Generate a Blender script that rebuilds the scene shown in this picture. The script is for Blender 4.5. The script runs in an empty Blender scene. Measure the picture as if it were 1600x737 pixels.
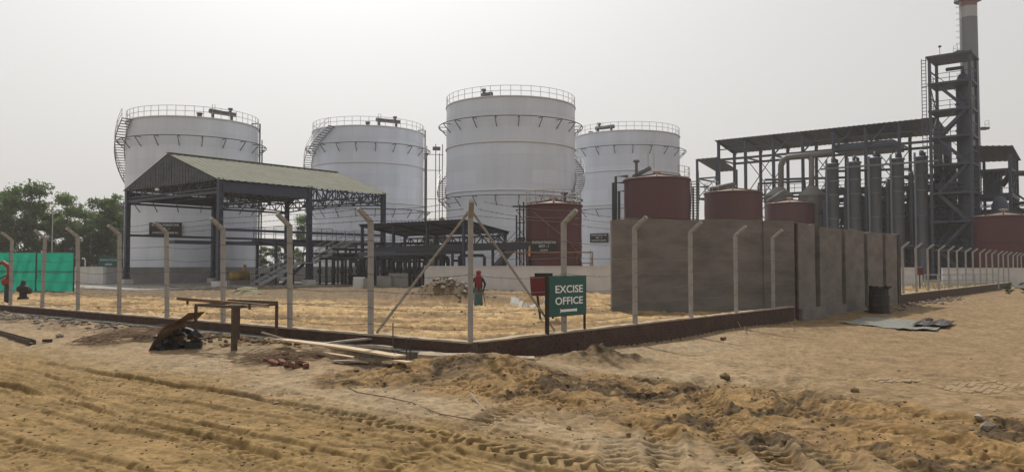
import bpy, bmesh, math, random
import numpy as np
from mathutils import Vector, Matrix
random.seed(7)
R = math.radians
scn = bpy.context.scene
col = scn.collection

# ------------------------------------------------------------------ camera, world, sun, exposure
F, CU, CV, HOR, CAMZ = 1250.0, 800.0, 368.5, 415.0, 1.7
TH = math.atan((HOR - CV) / F)
cam = bpy.data.cameras.new('camera')
cam.sensor_width = 36.0
cam.lens = F / 1600.0 * 36.0
cam.clip_start = 0.1
cam.clip_end = 6000
camo = bpy.data.objects.new('camera', cam)
col.objects.link(camo)
camo.location = (0, 0, CAMZ)
camo.rotation_euler = (R(90) + TH, 0, 0)
scn.camera = camo

SUN_AZ, SUN_EL = R(-14), R(49)          # azimuth from +Y, clockwise positive
w = bpy.data.worlds.new('World')
scn.world = w
w.use_nodes = True
nt = w.node_tree
nt.nodes.clear()
sky = nt.nodes.new('ShaderNodeTexSky')
sky.sky_type = 'NISHITA'
sky.sun_disc = False
sky.sun_elevation = SUN_EL
sky.sun_rotation = SUN_AZ
sky.altitude = 0
sky.air_density = 1.0
sky.dust_density = 10.0
sky.ozone_density = 1.0
hs = nt.nodes.new('ShaderNodeHueSaturation')
hs.inputs['Saturation'].default_value = 0.06
gm = nt.nodes.new('ShaderNodeMix'); gm.data_type = 'RGBA'
gm.inputs[0].default_value = 0.60
gm.inputs[7].default_value = (9.35, 9.2, 8.95, 1)
bg = nt.nodes.new('ShaderNodeBackground')
bg.inputs['Strength'].default_value = 0.089
wo = nt.nodes.new('ShaderNodeOutputWorld')
nt.links.new(sky.outputs[0], hs.inputs['Color'])
nt.links.new(hs.outputs[0], gm.inputs[6])
nt.links.new(gm.outputs[2], bg.inputs['Color'])
nt.links.new(bg.outputs[0], wo.inputs['Surface'])

sun = bpy.data.lights.new('sun', 'SUN')
sun.energy = 3.7
sun.angle = R(1.0)
sun.color = (1.0, 0.94, 0.85)
suno = bpy.data.objects.new('sun', sun)
col.objects.link(suno)
sd = Vector((math.sin(SUN_AZ) * math.cos(SUN_EL), math.cos(SUN_AZ) * math.cos(SUN_EL), math.sin(SUN_EL)))
suno.rotation_euler = sd.to_track_quat('Z', 'Y').to_euler()
suno.location = (0, 0, 60)

scn.view_settings.view_transform = 'Standard'
scn.view_settings.look = 'None'
scn.view_settings.exposure = 0.0
scn.view_settings.gamma = 1.0
scn.view_settings.use_curve_mapping = False
scn.cycles.volume_bounces = 2
scn.cycles.max_bounces = 6
scn.cycles.use_denoising = True

# ------------------------------------------------------------------ pixel <-> place helpers (measured once from the photograph)
def ray(u, v):
    dx = (u - CU) / F; dz = (CV - v) / F
    return Vector((dx, math.cos(TH) - dz * math.sin(TH), math.sin(TH) + dz * math.cos(TH)))
def at(u, v, Y):
    d = ray(u, v); k = Y / d.y
    return Vector((d.x * k, Y, CAMZ + d.z * k))
def gnd(u, v, z=0.0):
    d = ray(u, v); k = (z - CAMZ) / d.z
    return Vector((d.x * k, d.y * k, z))
AZ = R(38.9)
A = Vector((math.sin(AZ), math.cos(AZ), 0))       # direction of the right fence
B = Vector((-math.cos(AZ), math.sin(AZ), 0))      # direction of the left fence
OL = Vector((-math.sin(AZ), -math.cos(AZ), 0))    # outward of the left fence
OR = Vector((math.cos(AZ), -math.sin(AZ), 0))     # outward of the right fence
C = gnd(735, 533, 0.2); C.z = 0
Z = Vector((0, 0, 1))
def V(*a): return Vector(a)

# ------------------------------------------------------------------ materials
MATS = {}
def mat(name, c, rough=0.8, metal=0.0, var=0.12, scale=3.0, bump=0.0, bscale=40.0, c2=None, c2scale=0.6, c2amt=0.5, spec=0.3, streak=False):
    m = bpy.data.materials.new(name); m.use_nodes = True
    n = m.node_tree; b = n.nodes['Principled BSDF']
    b.inputs['Roughness'].default_value = rough
    b.inputs['Metallic'].default_value = metal
    b.inputs['Specular IOR Level'].default_value = spec
    geo = n.nodes.new('ShaderNodeNewGeometry')
    mp = n.nodes.new('ShaderNodeMapping')
    if streak: mp.inputs['Scale'].default_value = (1, 1, 0.12) if streak is True else (0.6, 0.6, 1.3)
    n.links.new(geo.outputs['Position'], mp.inputs['Vector'])
    nz = n.nodes.new('ShaderNodeTexNoise'); nz.inputs['Scale'].default_value = scale
    nz.inputs['Detail'].default_value = 6; nz.inputs['Roughness'].default_value = 0.6
    n.links.new(mp.outputs[0], nz.inputs['Vector'])
    mr = n.nodes.new('ShaderNodeMapRange')
    mr.inputs[1].default_value = 0.25; mr.inputs[2].default_value = 0.75
    mr.inputs[3].default_value = 1 - var; mr.inputs[4].default_value = 1 + var
    n.links.new(nz.outputs[0], mr.inputs[0])
    base = n.nodes.new('ShaderNodeRGB'); base.outputs[0].default_value = (*c, 1)
    src = base.outputs[0]
    if c2:
        nz2 = n.nodes.new('ShaderNodeTexNoise'); nz2.inputs['Scale'].default_value = c2scale
        nz2.inputs['Detail'].default_value = 8; nz2.inputs['Roughness'].default_value = 0.65
        n.links.new(mp.outputs[0], nz2.inputs['Vector'])
        r2 = n.nodes.new('ShaderNodeMapRange'); r2.inputs[1].default_value = 0.42; r2.inputs[2].default_value = 0.68
        r2.inputs[3].default_value = 0; r2.inputs[4].default_value = c2amt
        n.links.new(nz2.outputs[0], r2.inputs[0])
        mx = n.nodes.new('ShaderNodeMix'); mx.data_type = 'RGBA'
        mx.inputs[7].default_value = (*c2, 1)
        n.links.new(r2.outputs[0], mx.inputs[0]); n.links.new(src, mx.inputs[6]); src = mx.outputs[2]
    mul = n.nodes.new('ShaderNodeVectorMath'); mul.operation = 'SCALE'
    n.links.new(src, mul.inputs[0]); n.links.new(mr.outputs[0], mul.inputs['Scale'])
    n.links.new(mul.outputs[0], b.inputs['Base Color'])
    if bump:
        nb = n.nodes.new('ShaderNodeTexNoise'); nb.inputs['Scale'].default_value = bscale; nb.inputs['Detail'].default_value = 5
        n.links.new(geo.outputs['Position'], nb.inputs['Vector'])
        bm_ = n.nodes.new('ShaderNodeBump'); bm_.inputs['Strength'].default_value = bump; bm_.inputs['Distance'].default_value = 0.02
        n.links.new(nb.outputs[0], bm_.inputs['Height']); n.links.new(bm_.outputs[0], b.inputs['Normal'])
    MATS[name] = m
    return m

def tank_mat(name, c, var, rough):
    """painted plate steel: plates of slightly different tone (UV in metres along the shell)"""
    m = mat(name, c, rough, 0, 0.05, 0.5, c2=(c[0]*.74, c[1]*.72, c[2]*.68), c2scale=0.45, c2amt=0.40, spec=0.4, streak=True)
    n = m.node_tree; b = n.nodes['Principled BSDF']
    uv = n.nodes.new('ShaderNodeUVMap'); uv.uv_map = 'UVMap'
    br = n.nodes.new('ShaderNodeTexBrick')
    br.inputs['Scale'].default_value = 1.0
    br.inputs['Brick Width'].default_value = 6.0; br.inputs['Row Height'].default_value = 1.5
    br.inputs['Mortar Size'].default_value = 0.018; br.inputs['Mortar Smooth'].default_value = 0.6
    br.inputs['Color1'].default_value = (1 - var, 1 - var, 1 - var, 1); br.inputs['Color2'].default_value = (1, 1, 1, 1)
    br.inputs['Mortar'].default_value = (0.80, 0.80, 0.79, 1)
    n.links.new(uv.outputs[0], br.inputs['Vector'])
    old = b.inputs['Base Color'].links[0].from_socket
    mx = n.nodes.new('ShaderNodeMix'); mx.data_type = 'RGBA'; mx.blend_type = 'MULTIPLY'; mx.inputs[0].default_value = 1
    n.links.new(old, mx.inputs[6]); n.links.new(br.outputs['Color'], mx.inputs[7])
    n.links.new(mx.outputs[2], b.inputs['Base Color'])
    return m

tank_mat('white_paint', (0.655, 0.695, 0.785), 0.09, 0.45)
tank_mat('maroon_paint', (0.076, 0.018, 0.021), 0.06, 0.5)
mat('white_plain', (0.60, 0.60, 0.62), 0.5, var=0.06)
mat('rail_grey', (0.33, 0.33, 0.34), 0.5, 0.3)
mat('girder_grey', (0.10, 0.10, 0.108), 0.6)
mat('navy_steel', (0.033, 0.041, 0.074), 0.5, var=0.2, spec=0.4)
mat('plant_steel', (0.046, 0.058, 0.088), 0.55, var=0.2)
mat('dark_pipe', (0.03, 0.034, 0.044), 0.5, var=0.2)
mat('roof_top', (0.20, 0.205, 0.168), 0.95, 0.0, var=0.08, spec=0.05, c2=(0.145, 0.135, 0.10), c2scale=0.7, c2amt=0.5)
mat('roof_dark', (0.066, 0.080, 0.108), 0.6, var=0.15)
mat('gable_sheet', (0.09, 0.10, 0.115), 0.6, var=0.25, c2=(0.04, 0.045, 0.05), c2scale=1.2, c2amt=0.8)
mat('concrete_post', (0.315, 0.305, 0.29), 0.9, var=0.1, scale=6, bump=0.25, bscale=60, c2=(0.2, 0.19, 0.175), c2scale=2.0, c2amt=0.5)
mat('plaster', (0.182, 0.162, 0.148), 0.95, var=0.12, scale=2.2, bump=0.35, bscale=18, c2=(0.112, 0.106, 0.096), c2scale=1.3, c2amt=0.9, streak='level')
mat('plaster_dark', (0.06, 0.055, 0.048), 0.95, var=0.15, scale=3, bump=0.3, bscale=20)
mat('brick', (0.070, 0.040, 0.034), 0.95, var=0.3, scale=5, bump=0.3, bscale=50, c2=(0.095, 0.068, 0.050), c2scale=1.8, c2amt=0.7)
mat('brick_red', (0.16, 0.075, 0.052), 0.95, var=0.25, scale=12, bump=0.3, bscale=60)
mat('mortar', (0.085, 0.065, 0.055), 0.95, var=0.2, scale=8, bump=0.3)
mat('cement_top', (0.34, 0.27, 0.19), 0.95, var=0.15, scale=5, bump=0.4, bscale=25, c2=(0.2, 0.17, 0.14), c2scale=3, c2amt=0.6)
mat('footing', (0.13, 0.13, 0.112), 0.95, var=0.2, scale=6, bump=0.3, bscale=30, c2=(0.06, 0.06, 0.052), c2scale=2.5, c2amt=0.7)
mat('bund_white', (0.55, 0.53, 0.52), 0.8, var=0.08, scale=1.5, c2=(0.42, 0.40, 0.37), c2scale=0.7, c2amt=0.5)
mat('bund_shaded', (0.36, 0.355, 0.36), 0.85, var=0.1, scale=1.5, c2=(0.26, 0.25, 0.25), c2scale=0.7, c2amt=0.5)  # darker copy of the white bund wall, shade put into the colour
mat('concrete', (0.24, 0.225, 0.205), 0.9, var=0.15, scale=1.5, bump=0.2)
mat('wire', (0.07, 0.06, 0.055), 0.6, 0.4)
mat('sign_green', (0.012, 0.085, 0.075), 0.45, var=0.06)
mat('sign_white', (0.78, 0.78, 0.78), 0.6, var=0.03)
mat('board_black', (0.016, 0.018, 0.019), 0.6, var=0.1)
mat('board_white', (0.55, 0.55, 0.55), 0.6, var=0.05)
mat('leg_black', (0.018, 0.018, 0.018), 0.6)
mat('red_box', (0.115, 0.018, 0.024), 0.5, var=0.12)
mat('rust', (0.14, 0.085, 0.05), 0.9, var=0.25, scale=5, bump=0.2, c2=(0.28, 0.18, 0.10), c2scale=2, c2amt=0.7)
mat('rust_dark', (0.085, 0.06, 0.045), 0.9, var=0.3, scale=6, bump=0.2)
mat('wood', (0.50, 0.38, 0.25), 0.9, var=0.15, scale=8, bump=0.2, c2=(0.36, 0.29, 0.21), c2scale=3, c2amt=0.6)
mat('wood_grey', (0.30, 0.26, 0.21), 0.9, var=0.2, scale=8, bump=0.2)
mat('black_junk', (0.02, 0.02, 0.021), 0.6, var=0.3, scale=8)
mat('green_net', (0.012, 0.24, 0.16), 0.8, var=0.22, scale=2.5, c2=(0.02, 0.31, 0.21), c2scale=1.2, c2amt=0.8, bump=0.2, bscale=8)
_n = MATS['green_net'].node_tree; _t = _n.nodes.new('ShaderNodeBsdfTranslucent'); _t.inputs[0].default_value = (0.02, 0.36, 0.24, 1)
_m = _n.nodes.new('ShaderNodeMixShader'); _m.inputs[0].default_value = 0.38; _p = _n.nodes['Principled BSDF']; _o = [x for x in _n.nodes if x.type == 'OUTPUT_MATERIAL'][0]
_n.links.new(_p.outputs[0], _m.inputs[1]); _n.links.new(_t.outputs[0], _m.inputs[2]); _n.links.new(_m.outputs[0], _o.inputs['Surface'])
mat('pump_red', (0.25, 0.045, 0.035), 0.6, var=0.2)
mat('stone', (0.18, 0.15, 0.12), 0.95, var=0.25, scale=9, bump=0.3)
mat('stone_pale', (0.32, 0.28, 0.23), 0.95, var=0.2, scale=9, bump=0.3)
mat('clod', (0.15, 0.098, 0.050), 1.0, var=0.3, scale=9, bump=0.4, bscale=60)
mat('twig', (0.17, 0.115, 0.075), 0.95, var=0.25)
mat('grey_vessel', (0.135, 0.150, 0.185), 0.5, 0.2, var=0.12, scale=0.6)
mat('grey_silo', (0.15, 0.145, 0.135), 0.6, var=0.12)
mat('stack_grey', (0.15, 0.16, 0.175), 0.8, var=0.06, scale=0.4)
mat('stack_white', (0.34, 0.34, 0.35), 0.8, var=0.05)
mat('stack_red', (0.20, 0.095, 0.09), 0.8, var=0.08)
mat('blue_panel', (0.05, 0.085, 0.16), 0.5, var=0.2, scale=1)
mat('roof_pink', (0.50, 0.39, 0.33), 0.7, var=0.1, scale=1)
mat('tin', (0.16, 0.16, 0.14), 0.6, 0.2, var=0.2, scale=3, c2=(0.12, 0.10, 0.07), c2scale=2, c2amt=0.7)
mat('tarp_dark', (0.045, 0.04, 0.035), 0.8, var=0.3)
mat('tarp_yellow', (0.19, 0.17, 0.095), 0.8, var=0.15)
mat('plastic_white', (0.20, 0.19, 0.175), 0.6, var=0.15)
mat('yellow_machine', (0.36, 0.23, 0.05), 0.6, var=0.25)
mat('drum', (0.045, 0.04, 0.036), 0.8, 0.2, var=0.4, scale=6)
mat('bark', (0.16, 0.14, 0.115), 0.95, var=0.2)
def leaf_mat(name, c):
    m = mat(name, c, 0.75, 0, 0.35, 0.35, spec=0.2)
    n = m.node_tree; t = n.nodes.new('ShaderNodeBsdfTranslucent'); t.inputs[0].default_value = (c[0]*2.0, c[1]*2.2, c[2]*1.3, 1)
    x = n.nodes.new('ShaderNodeMixShader'); x.inputs[0].default_value = 0.35; o = [k for k in n.nodes if k.type == 'OUTPUT_MATERIAL'][0]
    n.links.new(n.nodes['Principled BSDF'].outputs[0], x.inputs[1]); n.links.new(t.outputs[0], x.inputs[2]); n.links.new(x.outputs[0], o.inputs['Surface'])
    return m
leaf_mat('leaf', (0.056, 0.088, 0.034)); leaf_mat('leaf_pale', (0.08, 0.115, 0.048)); leaf_mat('leaf_dark', (0.040, 0.062, 0.027))
mat('dry_grass', (0.33, 0.28, 0.13), 0.9, var=0.3)
mat('cloth_red', (0.17, 0.02, 0.026), 0.9, var=0.15, scale=8)
mat('cloth_dark', (0.022, 0.02, 0.024), 0.9, var=0.2)
mat('cloth_teal', (0.06, 0.115, 0.115), 0.9, var=0.2, scale=8)
mat('skin', (0.16, 0.085, 0.055), 0.6, var=0.05)
mat('eye_mat', (0.02, 0.015, 0.01), 0.3)
mat('orange_rag', (0.45, 0.22, 0.10), 0.8, var=0.1)

# ------------------------------------------------------------------ object helpers
ORG = {}
def tag(o, label, cat, group=None, kind=None):
    o['label'] = label; o['category'] = cat
    if group: o['group'] = group
    if kind: o['kind'] = kind
    return o
def thing(name, label, cat, loc=(0, 0, 0), group=None):
    o = bpy.data.objects.new(name, None); col.objects.link(o)
    o.location = loc; ORG[o] = Vector(loc); o.empty_display_size = 0.3
    return tag(o, label, cat, group, 'thing')
def link(name, me, parent=None, loc=None):
    o = bpy.data.objects.new(name, me); col.objects.link(o)
    if parent is not None:
        o.parent = parent; ORG[o] = ORG[parent].copy()
    else:
        ORG[o] = Vector((0, 0, 0))
    if loc is not None: o.location = loc
    return o

class MB:
    def __init__(s): s.v = []; s.f = []; s.uv = None
    def quad(s, a, b, c, d):
        i = len(s.v); s.v += [tuple(a), tuple(b), tuple(c), tuple(d)]; s.f.append((i, i+1, i+2, i+3)); return s
    def tri(s, a, b, c):
        i = len(s.v); s.v += [tuple(a), tuple(b), tuple(c)]; s.f.append((i, i+1, i+2)); return s
    def hexa(s, p):                                   # 4 bottom, 4 top points
        i = len(s.v); s.v += [tuple(q) for q in p]
        s.f += [(i+3, i+2, i+1, i), (i+4, i+5, i+6, i+7)] + [(i+k, i+(k+1) % 4, i+4+(k+1) % 4, i+4+k) for k in range(4)]; return s
    def box(s, c, x, y, z):                           # centre and three half vectors
        c = Vector(c); x = Vector(x); y = Vector(y); z = Vector(z)
        return s.hexa([c-x-y-z, c+x-y-z, c+x+y-z, c-x+y-z, c-x-y+z, c+x-y+z, c+x+y+z, c-x+y+z])
    def abox(s, c, sx, sy, sz): return s.box(c, (sx/2, 0, 0), (0, sy/2, 0), (0, 0, sz/2))
    def bar(s, p, q, w, h=None, up=Z):
        p = Vector(p); q = Vector(q); h = h or w
        d = (q - p); L = d.length
        if L < 1e-6: return s
        d /= L
        if abs(d.dot(up)) > 0.98: up = A
        x = d.cross(up).normalized(); y = x.cross(d).normalized()
        return s.box((p + q) / 2, d * L / 2, x * w / 2, y * h / 2)
    def tube(s, pts, r, n=6, closed=False, cap=True):
        pts = [Vector(p) for p in pts]; m = len(pts); i0 = len(s.v)
        rs = r if isinstance(r, (list, tuple)) else [r] * m
        ref = None
        for k, p in enumerate(pts):
            a = pts[(k-1) % m] if (closed or k > 0) else p
            b = pts[(k+1) % m] if (closed or k < m-1) else p
            d = (b - a).normalized() if (b - a).length > 1e-9 else Z
            if ref is None:
                ref = d.cross(Z) if abs(d.z) < 0.95 else d.cross(Vector((1, 0, 0)))
            x = (ref - d * ref.dot(d))
            if x.length < 1e-6: x = d.orthogonal()
            x.normalize(); y = d.cross(x); ref = x
            for j in range(n):
                t = 2 * math.pi * j / n
                s.v.append(tuple(p + (x * math.cos(t) + y * math.sin(t)) * rs[k]))
        for k in range(m if closed else m-1):
            a = i0 + k*n; b = i0 + ((k+1) % m)*n
            for j in range(n): s.f.append((a+j, a+(j+1) % n, b+(j+1) % n, b+j))
        if cap and not closed:
            s.f.append(tuple(i0 + j for j in range(n))[::-1]); s.f.append(tuple(i0 + (m-1)*n + j for j in range(n)))
        return s
    def lathe(s, c, prof, n=32, a0=0, cap=False):     # profile of (r, z), shared rings
        c = Vector(c); i0 = len(s.v)
        for r, z in prof:
            for j in range(n):
                t = a0 + 2*math.pi*j/n; s.v.append((c.x + r*math.cos(t), c.y + r*math.sin(t), c.z + z))
        for k in range(len(prof)-1):
            a = i0 + k*n; b = a + n
            for j in range(n): s.f.append((a+j, a+(j+1) % n, b+(j+1) % n, b+j))
        if cap:
            s.f.append(tuple(i0 + j for j in range(n))[::-1]); s.f.append(tuple(i0 + (len(prof)-1)*n + j for j in range(n)))
        return s
    def mesh(s, name, m, off=None, smooth=False):
        me = bpy.data.meshes.new(name)
        v = s.v if off is None else [(p[0]-off.x, p[1]-off.y, p[2]-off.z) for p in s.v]
        me.from_pydata(v, [], s.f)
        me.materials.append(MATS[m])
        if smooth: me.polygons.foreach_set('use_smooth', [True]*len(me.polygons))
        me.update(); return me
    def build(s, name, m, parent=None, smooth=False):
        off = ORG[parent] if parent is not None else None
        return link(name, s.mesh(name, m, off, smooth), parent)

def bar(name, p, q, wd, m, parent, h=None): return MB().bar(p, q, wd, h).build(name, m, parent)
def tube(name, pts, r, m, parent=None, n=8): return MB().tube(pts, r, n).build(name, m, parent, True)
def textmesh(body, size, mtl, bold=0.0, extrude=0.004):
    cu = bpy.data.curves.new('text', 'FONT'); cu.body = body; cu.size = size; cu.align_x = 'CENTER'; cu.align_y = 'CENTER'
    cu.extrude = extrude; cu.offset = bold; cu.resolution_u = 3
    o = bpy.data.objects.new('text', cu); col.objects.link(o)
    dg = bpy.context.evaluated_depsgraph_get()
    me = bpy.data.meshes.new_from_object(o.evaluated_get(dg))
    bpy.data.objects.remove(o); me.materials.clear(); me.materials.append(MATS[mtl]); return me
def place(o, pos, right, up, parent, sx=1, sy=1):
    right = right.normalized(); up = up.normalized(); nrm = right.cross(up)
    M = Matrix(((right.x*sx, up.x*sy, nrm.x, 0), (right.y*sx, up.y*sy, nrm.y, 0), (right.z*sx, up.z*sy, nrm.z, 0), (0, 0, 0, 1)))
    o.matrix_local = Matrix.Translation(Vector(pos) - (ORG[parent] if parent is not None else Vector())) @ M

# ------------------------------------------------------------------ noise and terrain
def sst(a, b, x):
    t = np.clip((x - a) / (b - a), 0, 1); return t*t*(3-2*t)
def vnoise(x, y, seed=0):
    xi = np.floor(x).astype(np.int64); yi = np.floor(y).astype(np.int64); fx = x - xi; fy = y - yi
    def h(i, j):
        n = (i*374761393 + j*668265263 + seed*1442695041) & 0x7fffffff
        n = ((n ^ (n >> 13)) * 1274126177) & 0x7fffffff
        n = n ^ (n >> 16); return (n & 0xffff) / 65535.0
    ux = fx*fx*(3-2*fx); uy = fy*fy*(3-2*fy)
    return (h(xi, yi)*(1-ux) + h(xi+1, yi)*ux)*(1-uy) + (h(xi, yi+1)*(1-ux) + h(xi+1, yi+1)*ux)*uy
def fbm(x, y, o=4, seed=0):
    s = 0; a = 0.5; t = 0
    for k in range(o):
        s = s + a*vnoise(x*2**k, y*2**k, seed+k*17); t += a; a *= 0.5
    return s/t
def segd(x, y, pts):
    """distance to a polyline and interpolated third value"""
    best = np.full(np.shape(x), 1e9); val = np.zeros(np.shape(x)); along = np.zeros(np.shape(x)); L0 = 0; side = np.zeros(np.shape(x))
    for (x0, y0, w0), (x1, y1, w1) in zip(pts[:-1], pts[1:]):
        dx, dy = x1-x0, y1-y0; L2 = dx*dx+dy*dy; L = math.sqrt(L2)
        t = np.clip(((x-x0)*dx + (y-y0)*dy)/L2, 0, 1)
        ex = x-(x0+t*dx); ey = y-(y0+t*dy); d = np.hypot(ex, ey); m = d < best
        val = np.where(m, w0+(w1-w0)*t, val); along = np.where(m, L0+t*L, along)
        side = np.where(m, np.sign(dx*ey-dy*ex)*d, side); best = np.where(m, d, best); L0 += L
    return best, val, along, side
BAND = [(-2.6, 13.9, 1.0), (-0.6, 13.6, 1.7), (1.6, 12.9, 2.4), (3.4, 11.3, 2.7), (5.0, 9.3, 2.8), (7.5, 6.5, 2.9), (10.5, 3.5, 3)]
RUTS_L = [(4.35, .5), (5.15, 1.0), (5.75, .55), (6.35, .6), (6.95, 1.0), (7.5, .5), (8.15, .75), (8.9, .9), (9.7, .6), (10.4, .8), (11.3, .7)]
RUTS_R = [[(1.2, 4.5, .9), (1.75, 9.5, 1), (2.0, 12.2, 1), (2.6, 15.0, .5)], [(2.6, 4.5, .9), (2.85, 9, 1), (2.9, 12, 1), (3.7, 15.5, .5)],
          [(4.4, 5.5, .8), (3.9, 9.5, .9), (4.3, 12.5, .7), (6.0, 16.5, .3)], [(8.0, 5.2, 1), (5.7, 8.2, 1), (4.2, 10.4, .8), (1.0, 13.3, .3)],
          [(9.3, 6.4, 1), (7.0, 9.0, 1), (5.2, 11.0, .8), (2.5, 13.9, .3)], [(1.9, 9.6, .9), (0.5, 12.0, .9), (0.1, 14.0, .6)], [(0.9, 9.9, .8), (-0.4, 12.2, .8), (-.9, 13.6, .5)]]
for _x0, _x1 in ((-1.6, 1.2), (0.9, 2.2), (2.3, 3.0), (3.4, 3.4), (5.3, 4.3), (6.6, 4.8)): RUTS_R.append([(_x0*1.0, 7.0, .7), (_x0*.5+_x1*.5, 10.5, .9), (_x1, 14.5, .35)])
MOUND = gnd(700, 474, 0)
def z_inside(x, y, out):
    # graded sand with blade marks and wheel marks across it
    q = x*0.25 + y*0.97
    streak = fbm(x*0.22 + 0.3*y, q*2.3, 4, 5)
    n1 = fbm(x*0.7, y*0.7, 3, 11)
    dn = fbm(x*1.1+.5*y, q*6.5, 4, 14)
    zi = (streak-0.5)*0.24*sst(-0.4, -2.5, out) + (n1-0.5)*0.14 + (fbm(x*4, y*4, 3, 12)-0.5)*0.06 - .05*sst(.58, .61, dn) + .045*sst(.40, .37, dn) + 0.03*sst(-1.2, -0.2, out)
    md = np.hypot((x-MOUND.x+.1)/1.75, (y-MOUND.y-1.3)/1.4)
    zi = zi + 1.08*np.exp(-(md/1.0)**2)*(0.75+0.5*fbm(x*2, y*2, 4, 3)) + 0.25*np.exp(-(np.hypot((x-MOUND.x-3.9)/1.6, (y-MOUND.y-1.5)/0.5))**2)*(0.5+fbm(x*3, y*3, 3, 4))
    zi = zi + 0.4*np.exp(-(np.hypot((x-3.3)/0.55, (y-31)/0.9))**2)*(0.6+0.8*fbm(x*3, y*3, 3, 8))
    return zi, streak, md
def z_outside(x, y, d1, d2):
    lb = x*B.x + y*B.y
    t = sst(-5, 5, x-C.x)
    zo = -0.12*(1-t) + -0.34*t
    zo = zo + (-0.33-zo)*sst(1.0, 4.5, d1)*(1-t)
    bd, bw, ba, bs = segd(x, y, BAND)
    edge = bw*(0.55+0.95*fbm(x*1.0, y*1.0, 5, 21))
    wD = sst(1.0, 0.55, bd/np.maximum(edge, 0.1))
    fa = np.arctan2(x-2.5, 17.8-y); fr = np.hypot(x-2.5, 17.8-y); fan = fbm(fa*13+.4*vnoise(fr*.8, fa*3, 7), fr*.55, 4, 35); fan2 = fbm(fa*34, fr*2.2, 4, 36)
    lum = fbm(x*1.3, y*1.3, 4, 31); lum2 = np.abs(fbm(x*3.2, y*3.2, 4, 41)-0.5)*2; lum3 = np.abs(fbm(x*6.5+3, y*6.5, 4, 42)-0.5)*2
    clump = fbm(x*1.25+3.1, y*1.25, 4, 46)
    zo = zo + wD*(0.01 + (lum-0.45)*0.09 + (fan-.5)*0.15 + (fan2-.5)*.06 + .55*sst(.50, .60, clump)*((lum3-.2)*0.10 + (lum2-.2)*.10 - .03*sst(.55, .58, fbm(x*9, y*9+3, 3, 45))) - .03*sst(.62, .65, fbm(x*4, y*4, 4, 44)))
    # heap against the corner plinth
    hc = np.exp(-(np.hypot((x-C.x-0.35)/1.35, (y-C.y+1.1)/1.25))**2)
    zo = zo + 0.33*hc*(0.7+0.6*fbm(x*1.7, y*1.7, 4, 51))
    hp = np.exp(-(np.hypot((x-1.75)/1.0, (y-16.5)/0.55))**2)
    zo = zo + 0.30*hp*(0.2+1.5*fbm(x*3.5, y*3.5, 4, 52))
    # wheel ruts of the left track, with tread marks
    wl = (1-wD)*sst(3.2, 4.6, d1)*sst(2.4, -1.2, x - 0.35*(11-y))
    rut = np.zeros_like(x)
    for k, (c0, s) in enumerate(RUTS_L):
        e = d1 - c0 - 0.20*np.sin(lb/3.4+k*1.7) - 0.05*np.sin(lb/1.1+k) - 0.04*(k-4)*(lb-8)/6.0 + .03*(vnoise(lb*1.6, lb*0+k, 70)-.5)
        wob = .25+1.1*vnoise(lb*0.5+k*9.1, k*3.3+lb*0, 77)
        wob2 = .15+1.2*vnoise(lb*0.7+k*5.1, k*1.3+lb*0, 79)
        st = np.clip(-.6+2.4*vnoise(lb*0.6+k*2.7, k*2.3+lb*0, 80), 0, 1)
        lip = np.where(e > .13, 1.0, 1.0)
        g = -0.030*np.exp(-(e/0.17)**4) - 0.055*np.exp(-((e-0.14)/0.034)**2)*wob - 0.050*np.exp(-((e+0.14)/0.034)**2)*wob2 + 0.034*np.exp(-((e-0.215)/0.05)**2)*wob + 0.034*np.exp(-((e+0.215)/0.05)**2)*wob2
        tr = np.exp(-(e/0.13)**8)*np.clip(1.8*np.sin(2*math.pi*(lb + np.abs(e)*0.9)/0.17), -1, 1)*st
        rut = rut + s*(g + 0.017*tr)
    e = d1 - 5.02 - .10*np.sin(lb/2.2); ty = np.exp(-(e/0.14)**8)*sst(10.5, 9.3, lb)
    rut = rut*(1-.8*ty) + ty*(-.035 + .036*np.clip(2*np.sin(2*math.pi*(lb+np.abs(e)*.9)/.20), -1, 1))
    zo = zo + wl*(rut + (fbm(lb*0.7, d1*3.0, 3, 61)-0.5)*0.05 - 0.020*sst(.62, .65, fbm(lb*1.6, d1*6.5, 4, 62)))
    for k, pl in enumerate(RUTS_R):
        dd, ss, al, sg = segd(x, y, pl)
        sg = sg + 0.06*np.sin(al/0.8+k)
        s = ss*np.clip(-.1+1.6*vnoise(al*0.7+k*5, al*0, 91), 0, 1.4)
        zo = zo + s*(-0.055*np.exp(-(sg/0.19)**4) + 0.05*np.exp(-((np.abs(sg)-0.27)/0.07)**2) + 0.024*np.exp(-(sg/0.18)**8)*np.clip(1.8*np.sin(2*math.pi*(al+np.abs(sg)*0.9)/0.19), -1, 1))
    # plain hard ground
    n11 = fbm(x*11, y*11, 2, 74)
    zo = zo + (fbm(x*0.45, y*0.45, 3, 71)-0.5)*0.10 + (fbm(x*3, y*3, 3, 73)-0.5)*0.035 + (n11-0.5)*0.010 - 0.022*sst(.66, .69, fbm(x*3.6+9, y*3.6, 4, 75))
    # debris-strewn strip along the left plinth
    ws = sst(3.0, 1.2, d1)*sst(0.1, 0.5, d1)*sst(0.5, -1.5, x-C.x)
    zo = zo + ws*((fbm(x*2.2, y*2.2, 4, 81)-0.42)*0.20)
    # trench under the planks
    zo = zo - 0.42*np.exp(-(np.hypot((d1-0.85)/0.48, ((lb-(C.x*B.x+C.y*B.y))-2.5)/1.6))**4)
    return zo, wD, wl, ws, clump, hp, fan
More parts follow.
